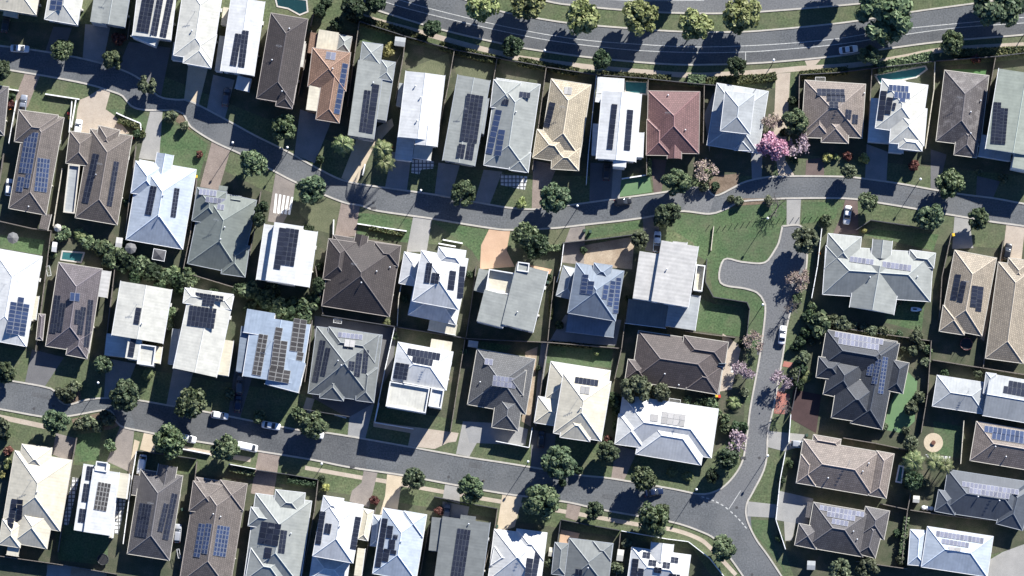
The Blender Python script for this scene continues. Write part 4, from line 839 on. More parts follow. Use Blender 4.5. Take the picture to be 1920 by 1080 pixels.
# ------------------------------------------------------------------ trees
def leafmat(name,a,b_,c=None,trans=.25):
    if name in MATS: return MATS[name]
    m,nt,b=newmat(name)
    g=N(nt,'ShaderNodeNewGeometry'); oi=N(nt,'ShaderNodeObjectInfo')
    st=[(0,c4(a)),(.6,c4(b_)),(1,c4(c or b_))]
    col=ramp(nt,g.outputs['Random Per Island'],st)
    hs=N(nt,'ShaderNodeHueSaturation'); nt.links.new(col,hs.inputs['Color'])
    mr=N(nt,'ShaderNodeMapRange'); nt.links.new(oi.outputs['Random'],mr.inputs['Value']); mr.inputs['To Min'].default_value=.72; mr.inputs['To Max'].default_value=1.22
    nt.links.new(mr.outputs['Result'],hs.inputs['Value'])
    mr2=N(nt,'ShaderNodeMapRange'); nt.links.new(oi.outputs['Random'],mr2.inputs['Value']); mr2.inputs['To Min'].default_value=.495; mr2.inputs['To Max'].default_value=.522
    nt.links.new(mr2.outputs['Result'],hs.inputs['Hue'])
    nt.links.new(hs.outputs['Color'],b.inputs['Base Color']); b.inputs['Roughness'].default_value=.6; b.inputs['Specular IOR Level'].default_value=.25
    tr=N(nt,'ShaderNodeBsdfTranslucent'); nt.links.new(hs.outputs['Color'],tr.inputs['Color'])
    mx=N(nt,'ShaderNodeMixShader'); mx.inputs[0].default_value=trans
    nt.links.new(b.outputs[0],mx.inputs[1]); nt.links.new(tr.outputs[0],mx.inputs[2]); nt.links.new(mx.outputs[0],nt.nodes['Material Output'].inputs['Surface'])
    MATS[name]=m; return m
BARK=plain('bark',(.10,.078,.058),.9,0,.3,4); PALEBARK=plain('pale_bark',(.26,.23,.2),.9,0,.25,4)
LEAF={'street1':leafmat('leaf_street_olive',(.05,.074,.035),(.10,.132,.06),(.195,.218,.12)),'street2':leafmat('leaf_street_deep',(.038,.062,.034),(.078,.108,.056),(.15,.175,.098)),'street':leafmat('leaf_street',(.055,.082,.042),(.108,.142,.07),(.205,.23,.125)),'lime':leafmat('leaf_lime',(.13,.155,.055),(.235,.26,.10),(.36,.365,.18)),
 'dark':leafmat('leaf_dark',(.02,.036,.018),(.042,.065,.03),(.08,.105,.055)),'olive':leafmat('leaf_olive',(.055,.068,.038),(.11,.128,.072),(.19,.2,.125)),
 'pink':leafmat('blossom_pink',(.42,.19,.28),(.60,.34,.44),(.72,.50,.57)),'pinkpale':leafmat('blossom_faint',(.30,.22,.25),(.40,.31,.35),(.5,.42,.45)),'pale':leafmat('blossom_pale',(.28,.22,.17),(.38,.31,.25),(.42,.30,.32)),
 'palm':leafmat('palm_frond',(.06,.085,.03),(.13,.155,.06),(.3,.3,.15)),'gold':leafmat('leaf_gold',(.16,.16,.05),(.3,.28,.1),(.42,.38,.18)),
 'redleaf':leafmat('leaf_red',(.08,.03,.028),(.16,.06,.05),(.24,.13,.1)),'hedge':leafmat('leaf_hedge',(.035,.05,.02),(.075,.085,.032),(.14,.13,.06))}
def leafquad(mb,p,n,s,rng,asp=1.0):
    n=n.normalized(); a=n.orthogonal().normalized(); b=n.cross(a); t=rng.uniform(0,2*PI)
    u=(a*math.cos(t)+b*math.sin(t))*s; v=(b*math.cos(t)-a*math.sin(t))*s*asp
    mb.quad(p-u-v*.6,p+u*.9-v,p+u+v*.7,p-u*.8+v)
def crown_mesh(seed,lobes,per,leaf,flat=.8,spread=.62,lr=(.28,.46),tall=1.0):
    rng=random.Random(seed); mb=MB()
    for i in range(lobes):
        # lobes fill an uneven half-dome
        th=rng.uniform(0,2*PI); rr=spread*math.sqrt(rng.random()); ph=rng.uniform(-.45,1)
        z=ph*math.sqrt(max(0,1-(rr/ max(spread,.01))**2*.75))*.62*flat*tall
        c=Vector((rr*math.cos(th),rr*math.sin(th),z)); r=rng.uniform(*lr)
        for k in range(per):
            d=Vector((rng.gauss(0,1),rng.gauss(0,1),rng.gauss(.25,1))).normalized()
            p=c+Vector((d.x*r,d.y*r,d.z*r*flat))*rng.uniform(.72,1.05)
            n=(d+Vector((rng.gauss(0,.45),rng.gauss(0,.45),rng.gauss(.15,.45))))
            leafquad(mb,p,n,leaf*rng.uniform(.6,1.3),rng)
    return mb
def trunk_mesh(seed,zc,r0,bends=5):
    rng=random.Random(seed); mb=MB()
    top=Vector((rng.uniform(-.08,.08),rng.uniform(-.08,.08),zc*.72))
    mb.tube([(0,0,-.02),(0.02,0,zc*.3),top],[r0,r0*.8,r0*.6],8)
    for k in range(bends):
        a=2*PI*k/bends+rng.uniform(-.4,.4); e=top+Vector((math.cos(a)*.45,math.sin(a)*.45,rng.uniform(.2,.5)))
        mb.tube([top,(top+e)/2+Vector((0,0,.05)),e],[r0*.5,r0*.32,r0*.12],5)
    return mb
def bare_mesh(seed,blossom=0):
    rng=random.Random(seed); mb=MB(); lf=MB()
    def grow(p,d,l,r,lev):
        q=p+d*l; mb.tube([p,(p+q)/2+Vector((rng.gauss(0,.03),rng.gauss(0,.03),0)),q],[r,r*.85,r*.6],4 if lev>1 else 6,0,False)
        if lev>=3:
            for _ in range(blossom):
                leafquad(lf,q+Vector((rng.gauss(0,.09),rng.gauss(0,.09),rng.gauss(0,.07))),Vector((rng.gauss(0,1),rng.gauss(0,1),rng.gauss(.8,1))),.05*rng.uniform(.6,1.3),rng)
        if lev>=4: return
        for k in range(4 if lev<3 else 3):
            nd=(d+Vector((rng.gauss(0,.62),rng.gauss(0,.62),rng.gauss(.05,.3)))).normalized()
            grow(q,nd,l*rng.uniform(.6,.85),r*.58,lev+1)
    grow(Vector((0,0,0)),Vector((0,0,1)),.55,.06,0)
    return mb,lf
def palm_mesh(seed,fr=13,h=1.35):
    rng=random.Random(seed); t=MB(); lf=MB()
    t.tube([(0,0,0),(.03,0,h*.5),(0,.02,h)],[.075,.06,.05],8)
    for i in range(fr):
        a=2*PI*i/fr+rng.uniform(-.15,.15); up=rng.uniform(-.1,.75); L=rng.uniform(.85,1.1)
        pts=[]
        for s in range(7):
            f=s/6; pts.append(Vector((math.cos(a)*L*f,math.sin(a)*L*f,h+up*f*.8-.62*f*f)))
        side=Vector((-math.sin(a),math.cos(a),0))
        for s in range(6):
            for q in range(3):
                p=pts[s].lerp(pts[s+1],q/3); wd=.25*math.sin(PI*min(1,(s+q/3+.6)/6.6))+.02; d=(pts[s+1]-pts[s]).normalized()
                for sg in(-1,1):
                    e=p+side*sg*wd+d*.1+Vector((0,0,-.07)); w=d*.03
                    lf.quad(p-w,p+w,e+w*.4,e-w*.4)
    return t,lf
PROTO={}
def proto(kind,var):
    key=(kind,var)
    if key in PROTO: return PROTO[key]
    sd=hash(key[0])%1 + var*17+len(kind)*101
    k=kind
    if k in('street','lime','dark','olive'):
        nl=(52,38,60,44,34,56,48,64)[var%8]; spd=(.76,.82,.7,.8,.74,.84,.72,.78)[var%8]-(.08 if k=='dark' else 0)
        mb=crown_mesh(sd,nl,int(3400/nl),.078,.85,spd,(.13,.30+.1*(var%3)/2),1.0+.12*(var%2))
        lk=('street','street1','street2')[(var*2)%3] if k=='street' else k
        cr=mb.data('crown',[LEAF[lk]]); tr=trunk_mesh(sd,1.05,.055).data('trunk',[BARK])
        PROTO[key]=(tr,cr,1.05)
    elif k=='conifer':
        cr=crown_mesh(sd,26,50,.11,.8,.5,(.25,.45),3.2).data('crown',[LEAF['dark']]); PROTO[key]=(trunk_mesh(sd,1.8,.07).data('trunk',[BARK]),cr,1.8)
    elif k in('bare','pink','pinkthin','pale'):
        a,b=bare_mesh(sd,{'bare':0,'pink':24,'pinkthin':3,'pale':4}[k])
        PROTO[key]=(a.data('trunk',[PALEBARK if k!='bare' else plain('grey_twig',(.12,.105,.095),.9)]), b.data('crown',[LEAF['pink' if k=='pink' else 'pinkpale' if k=='pinkthin' else 'pale']]) if b.f else None,0)
    elif k=='palm':
        a,b=palm_mesh(sd); PROTO[key]=(a.data('trunk',[PALEBARK]),b.data('crown',[LEAF['palm']]),0)
    elif k=='spiky':
        a,b=palm_mesh(sd,22,.35); PROTO[key]=(a.data('trunk',[BARK]),b.data('crown',[LEAF['palm']]),0)
    else: # shrubs
        col={'shrub':'olive','bush':'street','dbush':'dark','goldbush':'gold','redbush':'redleaf','limebush':'lime'}[k]
        cr=crown_mesh(sd,16,42,.15,.75,.6,(.3,.5)).data('crown',[LEAF[col]]); PROTO[key]=(trunk_mesh(sd,.5,.06).data('trunk',[BARK]),cr,.5)
    return PROTO[key]
KD={'street':('street_tree','leafy green tree','tree'),'lime':('street_tree','yellow green round tree','tree'),'dark':('dense_tree','dense dark green tree','tree'),'olive':('olive_tree','pale olive green tree','tree'),
 'conifer':('conifer_tree','tall dark conifer','tree'),'bare':('bare_tree','bare leafless grey tree','tree'),'pink':('blossom_tree','bright pink blossom tree','tree'),'pinkthin':('blossom_tree','sparse pink blossom tree','tree'),
 'pale':('bare_tree','pale twiggy tree with few leaves','tree'),'palm':('palm_tree','feathery palm','palm'),'spiky':('spiky_plant','spiky rosette plant','plant'),'shrub':('shrub','grey green rounded shrub','shrub'),
 'bush':('shrub','green leafy bush','shrub'),'dbush':('shrub','dark green bush','shrub'),'goldbush':('shrub','golden yellow bush','shrub'),'redbush':('shrub','red leaved bush','shrub'),'limebush':('shrub','lime green bush','shrub')}
PLANTS=[]; CNT={}
def tree(kind,px,py,rpx,zk=1.0,desc=None,sq=1.0):
    r=rpx*S; n=CNT.get(kind,0); CNT[kind]=n+1
    tr,cr,uc=proto(kind,n%(8 if kind=='street' else 5 if kind in('lime','dark') else 3))
    if uc: # crown centre height, real metres
        hc={'conifer':4.5}.get(kind, .7+.85*r*zk if kind in('street','lime','dark','olive') else r*.55)
        sz=hc/uc
    else:
        sz=r*.8*zk if kind not in('palm','spiky') else r*1.25*zk; hc=sz*1.2 if kind!='spiky' else .5
        if kind in('palm',): hc=sz*1.3
    b=at(px,py,hc); b.z=0
    rng=random.Random(n*7+len(kind))
    root=empty(KD[kind][0],b,rng.uniform(0,2*PI),(r*1.1*rng.uniform(.93,1.07),r*1.1*sq*rng.uniform(.9,1.08),sz*1.05))
    link('trunk',tr,root)
    if cr: link('crown',cr,root,(0,0,uc))
    PLANTS.append((root,(px,py),desc or KD[kind][1])); root['category']=KD[kind][2]
    root['group']={'tree':'trees of the estate','palm':'palms in the gardens','plant':'spiky garden plants','shrub':'garden shrubs'}[KD[kind][2]]
    return root
for k,l in {
 'lime':[(905,10,33),(990,6,29),(1092,32,33),(1200,32,31),(1305,48,31),(1390,28,37)],
 'street':[(1660,24,53,.8),(1872,4,44,.8),(117,94,20),(211,113,17),(0,128,21),(532,240,22),(473,305,28),(583,355,26),(868,362,24),(1040,372,28),(985,442,25),(1268,342,25),(1254,403,24),(1780,345,23),(1628,380,19),(1745,407,24),(1835,410,22),
   (235,742,27),(357,757,29),(588,797,25),(105,793,24),(318,827,28),(425,842,29),(775,898,21),(883,916,27),(1048,868,31),(1208,898,24),(1015,942,35),(1113,957,18),(1225,975,26),(1355,1030,25),(193,685,17),(10,698,21),(1140,848,18),(1240,960,16),(1490,230,24),(1629,102,20),(1785,80,20)],
 'dark':[(810,53,19),(961,88,19),(1128,112,20),(1381,124,18),(665,15,26),(705,5,22),(1712,900,18),(1365,860,22),(1335,893,14),(1710,858,14),(597,535,16),(1005,462,24),(600,20,14),(632,46,13),(612,6,13),(640,70,9)],
 'olive':[(1510,450,24),(1190,730,26),(1240,735,17),(1575,1068,22),(1625,1068,19),(1592,322,15),(1200,450,17),(277,160,17),(1708,832,15)],
 'conifer':[(491,392,15),(486,412,15)],
 'pink':[(1454,287,31)],'pinkthin':[(1498,275,22),(1380,830,26),(1405,700,20),(1465,712,20),(1385,690,14)],'pale':[(1410,640,20),(1495,530,18),(1450,232,22),(1320,322,20),(1500,515,14)],
 'bare':[(1475,760,24),(1460,385,22),(1480,575,22),(1440,225,16)],
 'palm':[(643,270,21,1.4),(716,281,20,1.45),(720,304,20,1.4),(1712,866,20),(1752,866,19),(1772,873,17),(278,700,12)],
 'spiky':[(150,440,13),(1377,755,14),(1510,705,13),(1190,875,8),(1260,885,10),(1290,893,11),(725,605,8),(328,515,16),(340,520,14),(1330,318,13)],
 'bush':[(100,480,8),(205,490,14),(232,480,15),(275,500,15),(322,510,13),(480,550,15),(508,566,15),(560,585,15),(604,545,12),(1330,770,10),(1345,772,9),(1310,756,9),(1290,750,9),(1495,560,10),(1545,612,12),(870,660,7),(740,630,7),(1720,620,9),(1740,655,10),(165,455,14),(118,440,14),(190,462,16),(215,478,16),(262,498,17),(310,520,16),(355,522,18),(465,545,19),(525,575,20),(580,570,16),(486,782,12),(1335,755,14),(1360,785,10),(1361,803,11),(1523,577,11),(1535,608,22),(570,590,15),(1550,412,12),(1240,412,14),(560,775,14),(205,835,12),(320,585,11),(315,605,13)],
 'dbush':[(1770,700,9),(1790,1000,8),(1680,1000,8),(1480,870,9),(1466,900,8),(1462,1010,8),(1395,800,10),(1378,800,12),(1160,770,12),(1158,800,12),(1030,520,8),(760,560,8),(600,300,8),(1095,470,8),(905,240,7),(1110,260,7),(1470,250,10),(1486,190,9),(1490,300,9),(470,577,14),(510,545,15),(541,596,13),(566,586,15),(590,560,14),(255,520,13),(230,503,14),(300,537,12),(336,541,13),(400,548,10),(545,640,8),(20,183,9),(255,250,9),(95,470,9),(600,500,9),(880,515,8),(1180,560,8),(1050,610,9),(1500,640,12),(1503,690,11),(1488,652,9),(1515,592,13),(1497,722,11),(1512,625,12),(240,490,18),(285,510,18),(335,525,18),(495,562,20),(550,577,18),(448,540,14),(1685,627,9),(1395,645,10),(1150,750,16),(1700,905,10),(1340,350,9),(1305,765,13),(1320,750,11),(240,380,9),(235,455,10),(603,900,9),(1085,880,10),(10,815,12),(1010,690,6),(1055,905,8)],
 'shrub':[(1562,600,12),(1600,612,11),(1618,616,10),(1520,640,9),(1580,607,17),(1633,620,13),(1657,622,12),(1671,625,8),(1717,630,13),(1725,645,11),(1694,654,6),(1712,658,11),(130,738,14),(114,738,12),(141,727,13),(125,750,9),(148,798,13),(166,792,14),(184,800,13),(205,790,14),(196,780,10),(160,803,9),(5,800,20),(1710,765,14),(1725,745,12),(1735,680,11),(1833,700,9),(1880,335,10),(1835,322,7),(465,640,9),(320,220,13),(345,235,10),(1505,670,14),(1490,700,12),(1735,905,9),(1690,1050,10),(1725,1050,9),(1175,1018,11),(1030,1055,10),(1155,1065,14),(1880,745,10),(430,740,11),(1685,565,8),(1700,808,9),(1655,800,9),(1320,350,10),(1395,735,10),(1385,378,9),(1370,372,8),(1440,375,10)],
 'goldbush':[(729,93,13),(5,890,7),(1620,433,6),(1620,298,10),(1551,295,9),(610,915,9),(1310,655,0.1) ][:6],
 'redbush':[(15,845,9),(223,72,12),(375,290,7),(702,938,9),(823,958,8),(1712,310,11),(1590,293,9),(1830,110,9),(20,195,9),(1140,825,8)],
 'limebush':[(977,380,10),(15,870,10),(1118,663,6),(1567,295,6),(1645,120,5)],
}.items():
    for a in l: tree(k,*a)
# trees beyond the top edge of the photo whose shadows reach into it
for a in [(805,-32,34),(1262,-40,30),(1578,-34,34),(700,-25,24),(1720,-45,30)]:
    tree('street',*a,desc='large green tree past the top edge')
# hedges
HEDG=[]
def hedge(pts,w,h,kind='hedge',dens=26,desc='clipped green brown hedge'):
    L=crom(pts,4); W=[at(p.x,p.y,h*.6).xy for p in L]; mb=MB(); rng=random.Random(int(pts[0][0]))
    base=Vector((W[0].x,W[0].y,0)); core=MB()
    for i in range(len(W)-1):
        d=W[i+1]-W[i]; Ls=d.length; u=d/Ls; v=Vector((-u.y,u.x)); c=(W[i]+W[i+1])/2
        core.box(c,u,v,Ls/2-.01,w/2-.22,0,h-.25)
        for k in range(int(Ls*(w+2*h)*dens)):
            t=rng.random(); s=rng.uniform(-1,1)*(w/2+h); 
            if abs(s)<w/2: p=Vector((0,0,h+rng.gauss(0,.12))); y=s; n=Vector((0,0,1))
            else: y=math.copysign(w/2,s)+rng.gauss(0,.08); p=Vector((0,0,max(.05,h-(abs(s)-w/2)))); n=Vector((v.x,v.y,0))*math.copysign(1,s)
            q=W[i]+d*t+v*y; p.x,p.y=q.x,q.y
            leafquad(mb,p,n+Vector((rng.gauss(0,.5),rng.gauss(0,.5),rng.gauss(.2,.5))),rng.uniform(.1,.24),rng)
    root=empty('hedge',base); build('stems',core,LEAF[kind],root,base); build('foliage',mb,LEAF[kind],root,base)
    root['category']='hedge'; HEDG.append((root,pts[len(pts)//2],desc))
for a in [([(650,26),(675,37),(760,62),(800,76)],1.9,1.1),([(825,85),(890,103),(938,114)],1.9,1.1),([(972,115),(1020,124),(1085,136)],1.9,1.1),([(1128,140),(1170,143),(1212,146)],1.7,1.0),([(1216,146),(1258,147)],1.5,.9),
  ([(1290,150),(1322,152)],2.6,1.2,'street'),([(1325,152),(1440,146),(1455,142)],1.8,1.1),([(1645,128),(1700,117),(1750,106)],2.6,1.2,'street'),([(1790,100),(1850,98),(1925,94)],1.9,1.1),([(1500,140),(1590,132)],1.6,1.0),
  ([(1217,298),(1216,328)],1.0,1.0,'street'),([(990,465),(1050,465)],1.3,1.1,'street'),([(1700,970),(1690,1040)],1.1,1.6,'street'),([(222,225),(262,240),(268,258)],1.2,.7),([(540,900),(592,908)],1.1,1.3,'dark'),([(693,427),(720,432),(758,440)],.8,.8),([(570,425),(588,430)],1.0,.8,'dark'),([(432,880),(478,890)],.9,1.0,'street'),([(1035,545),(1033,600)],.8,1.0),([(1035,643),(1110,650)],.9,.7)]: hedge(*a)
# ------------------------------------------------------------------ cars
def lofted(mb,st,m=0,n=12,p=3.2):
    """superelliptic cross-sections; st=(x,halfwidth,z0,z1)"""
    rings=[]
    for x,w,z0,z1 in st:
        ring=[]
        for k in range(n):
            a=2*PI*k/n+PI/n; ca,sa=math.cos(a),math.sin(a); e=2/p
            ring.append(Vector((x,w*math.copysign(abs(ca)**e,ca),(z0+z1)/2+(z1-z0)/2*math.copysign(abs(sa)**e,sa))))
        rings.append(ring)
    b0=len(mb.v)
    for r in rings: mb.v+=r
    for i in range(len(rings)-1):
        for k in range(n): mb.f.append((b0+i*n+k,b0+(i+1)*n+k,b0+(i+1)*n+(k+1)%n,b0+i*n+(k+1)%n)); mb.m.append(m)
    mb.f.append(tuple(b0+k for k in range(n))); mb.m.append(m)
    mb.f.append(tuple(b0+(len(rings)-1)*n+k for k in range(n-1,-1,-1))); mb.m.append(m)
PAINTC={'white':(.68,.68,.67),'silver':(.36,.37,.39),'black':(.012,.013,.015),'blue':(.008,.016,.045),'palegrey':(.24,.26,.3),'skyblue':(.28,.36,.48),'grey':(.10,.105,.115)}
def paint(c):
    nm='car_paint_'+c
    if nm in MATS: return MATS[nm]
    m,nt,b=newmat(nm); b.inputs['Base Color'].default_value=c4(PAINTC[c]); b.inputs['Roughness'].default_value=.3; b.inputs['Coat Weight'].default_value=.6; b.inputs['Metallic'].default_value=.25 if c in('silver','grey','palegrey') else 0
    MATS[nm]=m; return m
TYRE=plain('tyre',(.015,.015,.016),.85); RIM=plain('rim',(.35,.36,.37),.35,.6); LAMPW=plain('headlight_glass',(.6,.62,.64),.15); LAMPR=plain('tail_light_glass',(.3,.015,.015),.25)
CARP={}
def carmesh(kind):
    if kind in CARP: return CARP[kind]
    body=MB(); gl=MB(); rf=MB()
    L={'sedan':4.6,'hatch':4.2,'suv':4.6,'van':5.0,'ute':5.1}[kind]; w=.9 if kind!='van' else .97; H={'sedan':1.45,'hatch':1.5,'suv':1.68,'van':1.95,'ute':1.75}[kind]; b=.92 if kind in('sedan','hatch') else 1.05
    x=L/2
    lofted(body,[(-x,w*.72,.42,b-.12),(-x+.12,w*.9,.3,b-.02),(-x+.6,w,.24,b),(0,w,.22,b),(x-1.1,w,.24,b-.04),(x-.35,w*.94,.28,b-.17),(x-.08,w*.82,.34,b-.26),(x,w*.66,.4,b-.34)])
    g={'sedan':(-x+.75,-x+1.5,x-2.15,x-1.25),'hatch':(-x+.2,-x+.6,x-1.95,x-1.05),'suv':(-x+.15,-x+.5,x-2.0,x-1.15),'van':(-x+.06,-x+.16,x-1.35,x-.55),'ute':(-.75,-.45,.85,1.55)}[kind]
    lofted(gl,[(g[0],w*.82,b-.2,b+.02),((g[0]+g[1])/2,w*.84,b-.2,b+(H-b)*.55),(g[1],w*.8,b-.2,H-.05),(g[2],w*.78,b-.2,H-.05),((g[2]+g[3])/2,w*.83,b-.2,b+(H-b)*.5),(g[3],w*.82,b-.2,b-.02)],0,12,4)
    lofted(rf,[(g[1]-.05,w*.66,H-.09,H-.02),(g[1]+.15,w*.74,H-.12,H),(g[2]-.15,w*.73,H-.12,H),(g[2]+.05,w*.64,H-.09,H-.02)],0,12,4)
    if kind=='van': # side panels of a panel van
        lofted(rf,[(-x+.05,w*.9,b-.1,H-.1),(-x+.2,w*.97,b-.2,H-.01),(x-1.75,w*.95,b-.2,H-.01),(x-1.6,w*.9,b-.1,H-.05)],0,12,5)
    bed=MB()
    if kind=='ute': bed.box((-x+.85,0),(1,0),(0,1),.72,w*.8,b-.02,b+.012)
    lg=MB(); lg.ell((0,0,0),(.12,.17,.1),8,5)
    wh=MB(); wh.tube([(0,-.11,0),(0,.11,0)],[.33,.33],14); ri=MB(); ri.tube([(0,-.125,0),(0,.125,0)],[.2,.2],12)
    CARP[kind]=dict(L=L,w=w,b=b,x=x,body=body,gl=gl,rf=rf,bed=bed,lg=lg,wh=wh,ri=ri,me={})
    return CARP[kind]
CARS=[]
def car(kind,col,px,py,deg,label):
    P_=carmesh(kind); me=P_['me']
    if 'gl' not in me:
        for k,nm,mt in(('gl','windows',GLASS),('lg','headlight',LAMPW),('wh','wheel',TYRE),('ri','rim',RIM)): me[k]=P_[k].data(nm,[mt],smooth=True)
        me['tl']=P_['lg'].data('tail_light',[LAMPR],smooth=True)
        if P_['bed'].f: me['bed']=P_['bed'].data('tray_floor',[DARKM])
    if ('body',col) not in me:
        me[('body',col)]=P_['body'].data('body',[paint(col)],smooth=True); me[('rf',col)]=P_['rf'].data('roof',[paint(col)],smooth=True)
    q=at(px,py,.8); q.z=.02
    root=empty('parked_car' if kind!='van' else 'parked_van',q,math.radians(deg))
    link('body',me[('body',col)],root); link('windows',me['gl'],root); link('roof',me[('rf',col)],root)
    x,w,b=P_['x'],P_['w'],P_['b']
    if 'bed' in me: link('tray_floor',me['bed'],root)
    for s in(-1,1):
        link('headlight',me['lg'],root,(x-.14,s*w*.6,b-.38)); link('tail_light',me['tl'],root,(-x+.06,s*w*.66,b-.2))
        for xx in(-x+.85,x-.9):
            wl=link('wheel',me['wh'],root,(xx,s*(w-.1),.33)); link('rim',me['ri'],wl)
    tag(root,label,'car' if kind!='van' else 'van','vehicles parked around the estate')
for a in [('sedan','white',37,91,-3,'white sedan on the upper street at the left photo edge'),('hatch','white',146,240,80,'small white hatchback on the tan driveway of the tan third second-row house'),('sedan','palegrey',43,195,82,'pale blue grey sedan in shade beside the brown second second-row house'),
 ('hatch','white',412,779,-9,'white hatchback at kerb below the cream white fourth third-row house'),('sedan','white',508,798,-10,'white sedan at kerb below the blue white fifth third-row house'),('van','white',464,838,-12,'long white van half hidden by a street tree on lower street'),
 ('hatch','white',352,822,-14,'white hatchback mostly hidden beside a tree, below the lower street kerb'),('hatch','black',1168,378,8,'black hatchback parked on the upper street near bright synthetic turf'),('ute','skyblue',1232,453,86,'pale blue pickup beside the pale ribbed eleventh second-row house'),
 ('sedan','white',1589,403,262,'white sedan on brown driveway above the large grey twelfth second-row house'),('sedan','white',1467,628,84,'white sedan parked alone on the side street'),('sedan','white',1591,93,8,'white sedan under big tree on the main road'),
 ('hatch','black',1137,322,88,'black hatchback in shade on driveway of fourteenth top-row house'),('hatch','black',1889,472,78,'black hatchback on sandy driveway above the sandy fourteenth second-row house'),('van','white',266,871,82,'white van inside fence above the mauve grey third bottom-row house'),
 ('suv','silver',333,1000,85,'silver four wheel drive between third and fourth bottom-row houses'),('hatch','silver',1498,833,-4,'silver hatchback on concrete drive left of the plain taupe house'),('sedan','blue',1226,923,10,'dark blue sedan on lower street beside a tree shadow'),
 ('suv','grey',838,962,84,'dark car with pale bonnet in court above the grey flat eighth bottom-row house'),('suv','grey',424,182,82,'dark car in deep shade under the white sixth top-row house'),('hatch','white',17,351,85,'white hatchback squeezed left of the brown second second-row house'),
 ('hatch','blue',446,757,86,'dark blue hatchback on shaded drive by cream white fourth third-row house'),('suv','grey',449,722,86,'dark grey car in shade nearest the blue white fifth third-row house'),('hatch','black',1015,823,86,'black car in shade on drive of the cream ninth third-row house'),
 ('hatch','white',591,814,-12,'white hatchback tucked under the tree on lower street'),('hatch','black',10,45,80,'dark car in shade below the cream first top-row house')]: car(*a)
# ------------------------------------------------------------------ lamps, posts, bins, pools, yard things
POLES=[]
lp=MB(); lp.tube([(0,0,0),(0,0,5.0)],[.09,.06],8); lpm=lp.data('pole',[DARKM])
lc=MB(); lc.tube([(0,0,5.0),(0,0,5.12)],[.1,.26],10); lcm=lc.data('collar',[DARKM])
lh=MB(); lh.ell((0,0,5.28),(.3,.3,.26),12,8); lhm=lh.data('lantern',[plain('lamp_globe',(.75,.75,.72),.25)],smooth=True)
lt=MB(); lt.tube([(0,0,0),(0,0,7.6)],[.11,.07],8); ltm=lt.data('pole',[DARKM])
for (px,py,tall,lab) in [(1447,122,1,'tall street lamp beside main road footpath at the path entrance'),(1917,69,1,'tall street lamp beside main road at right photo edge'),(1255,-6,1,'tall street lamp on the main road median, base above the top edge'),(1021,104,1,'tall street lamp on main road verge above the beige tiled thirteenth house'),
 (1722,341,0,'street lamp on upper street kerb below the mottled grey house'),(1082,391,0,'street lamp on upper street below the white pool-side house'),(1437,414,0,'street lamp at grassy park corner near bollards'),(541,282,0,'street lamp on upper street kerb below the terracotta house'),(790,362,0,'street lamp on upper street below the plain white tenth house'),
 (439,273,0,'street lamp by brick driveway above the green grey fifth second-row house'),(188,721,0,'street lamp on lower street below mauve second third-row house'),(605,872,0,'street lamp on lower street verge left of the taupe driveway'),(990,868,0,'street lamp on lower street below the cream ninth third-row house'),(1304,920,0,'street lamp at the corner of lower and side streets'),(1437,857,0,'street lamp on the east kerb of the side street'),(1428,575,0,'street lamp at the grassy corner of the side street')]:
    q=at(px,py); r=empty('street_lamp',q)
    link('pole',ltm if tall else lpm,r); z=2.6 if tall else 0
    link('collar',lcm,r,(0,0,z)); link('lantern',lhm,r,(0,0,z))
    tag(r,lab,'street lamp','street lamps of the estate')
bm_=MB(); bm_.tube([(0,0,0),(0,0,.85),(0,0,.95)],[.08,.08,.03],8); bme=bm_.data('bollard',[TIMBER])
BP=T(2,1,[(1480,610),(1560,618),(1605,610),(1650,603),(1695,595),(1740,588),(1785,582),(1830,576),(1875,570)])+T(3,1,[(0,568),(45,563),(90,558),(135,557),(190,555),(232,553),(280,550),(328,548),(375,545)])
for p in BP:
    o=link('bollard',bme,None,at(*p)); tag(o,'short timber bollard in the row across the grassy park','bollard','bollards across the park')
bx=MB(); bx.box((0,0),(1,0),(0,1),.27,.3,.04,.95); bd=bx.data('bin_body',[plain('bin_green',(.03,.06,.04),.6)])
def bin_(px,py,col,lab):
    r=empty('wheelie_bin',at(px,py,1.0).xy.to_3d(),random.uniform(0,.4)); link('bin_body',bd,r)
    k='lid_'+col
    l=MB(); l.box((0,0),(1,0),(0,1),.31,.36,.951,1.04); link('lid',l.data('lid',[plain('bin_'+col,{'red':(.5,.04,.03),'yellow':(.65,.42,.03),'green':(.08,.42,.16),'orange':(.62,.2,.03)}[col],.5)]),r)
    for s in(-1,1):
        w=MB(); w.tube([(s*.24,.32,.1),(s*.3,.32,.1)],[.1,.1],10); link('wheel',w.data('wheel',[TYRE]),r)
    tag(r,lab,'bin','wheelie bins')
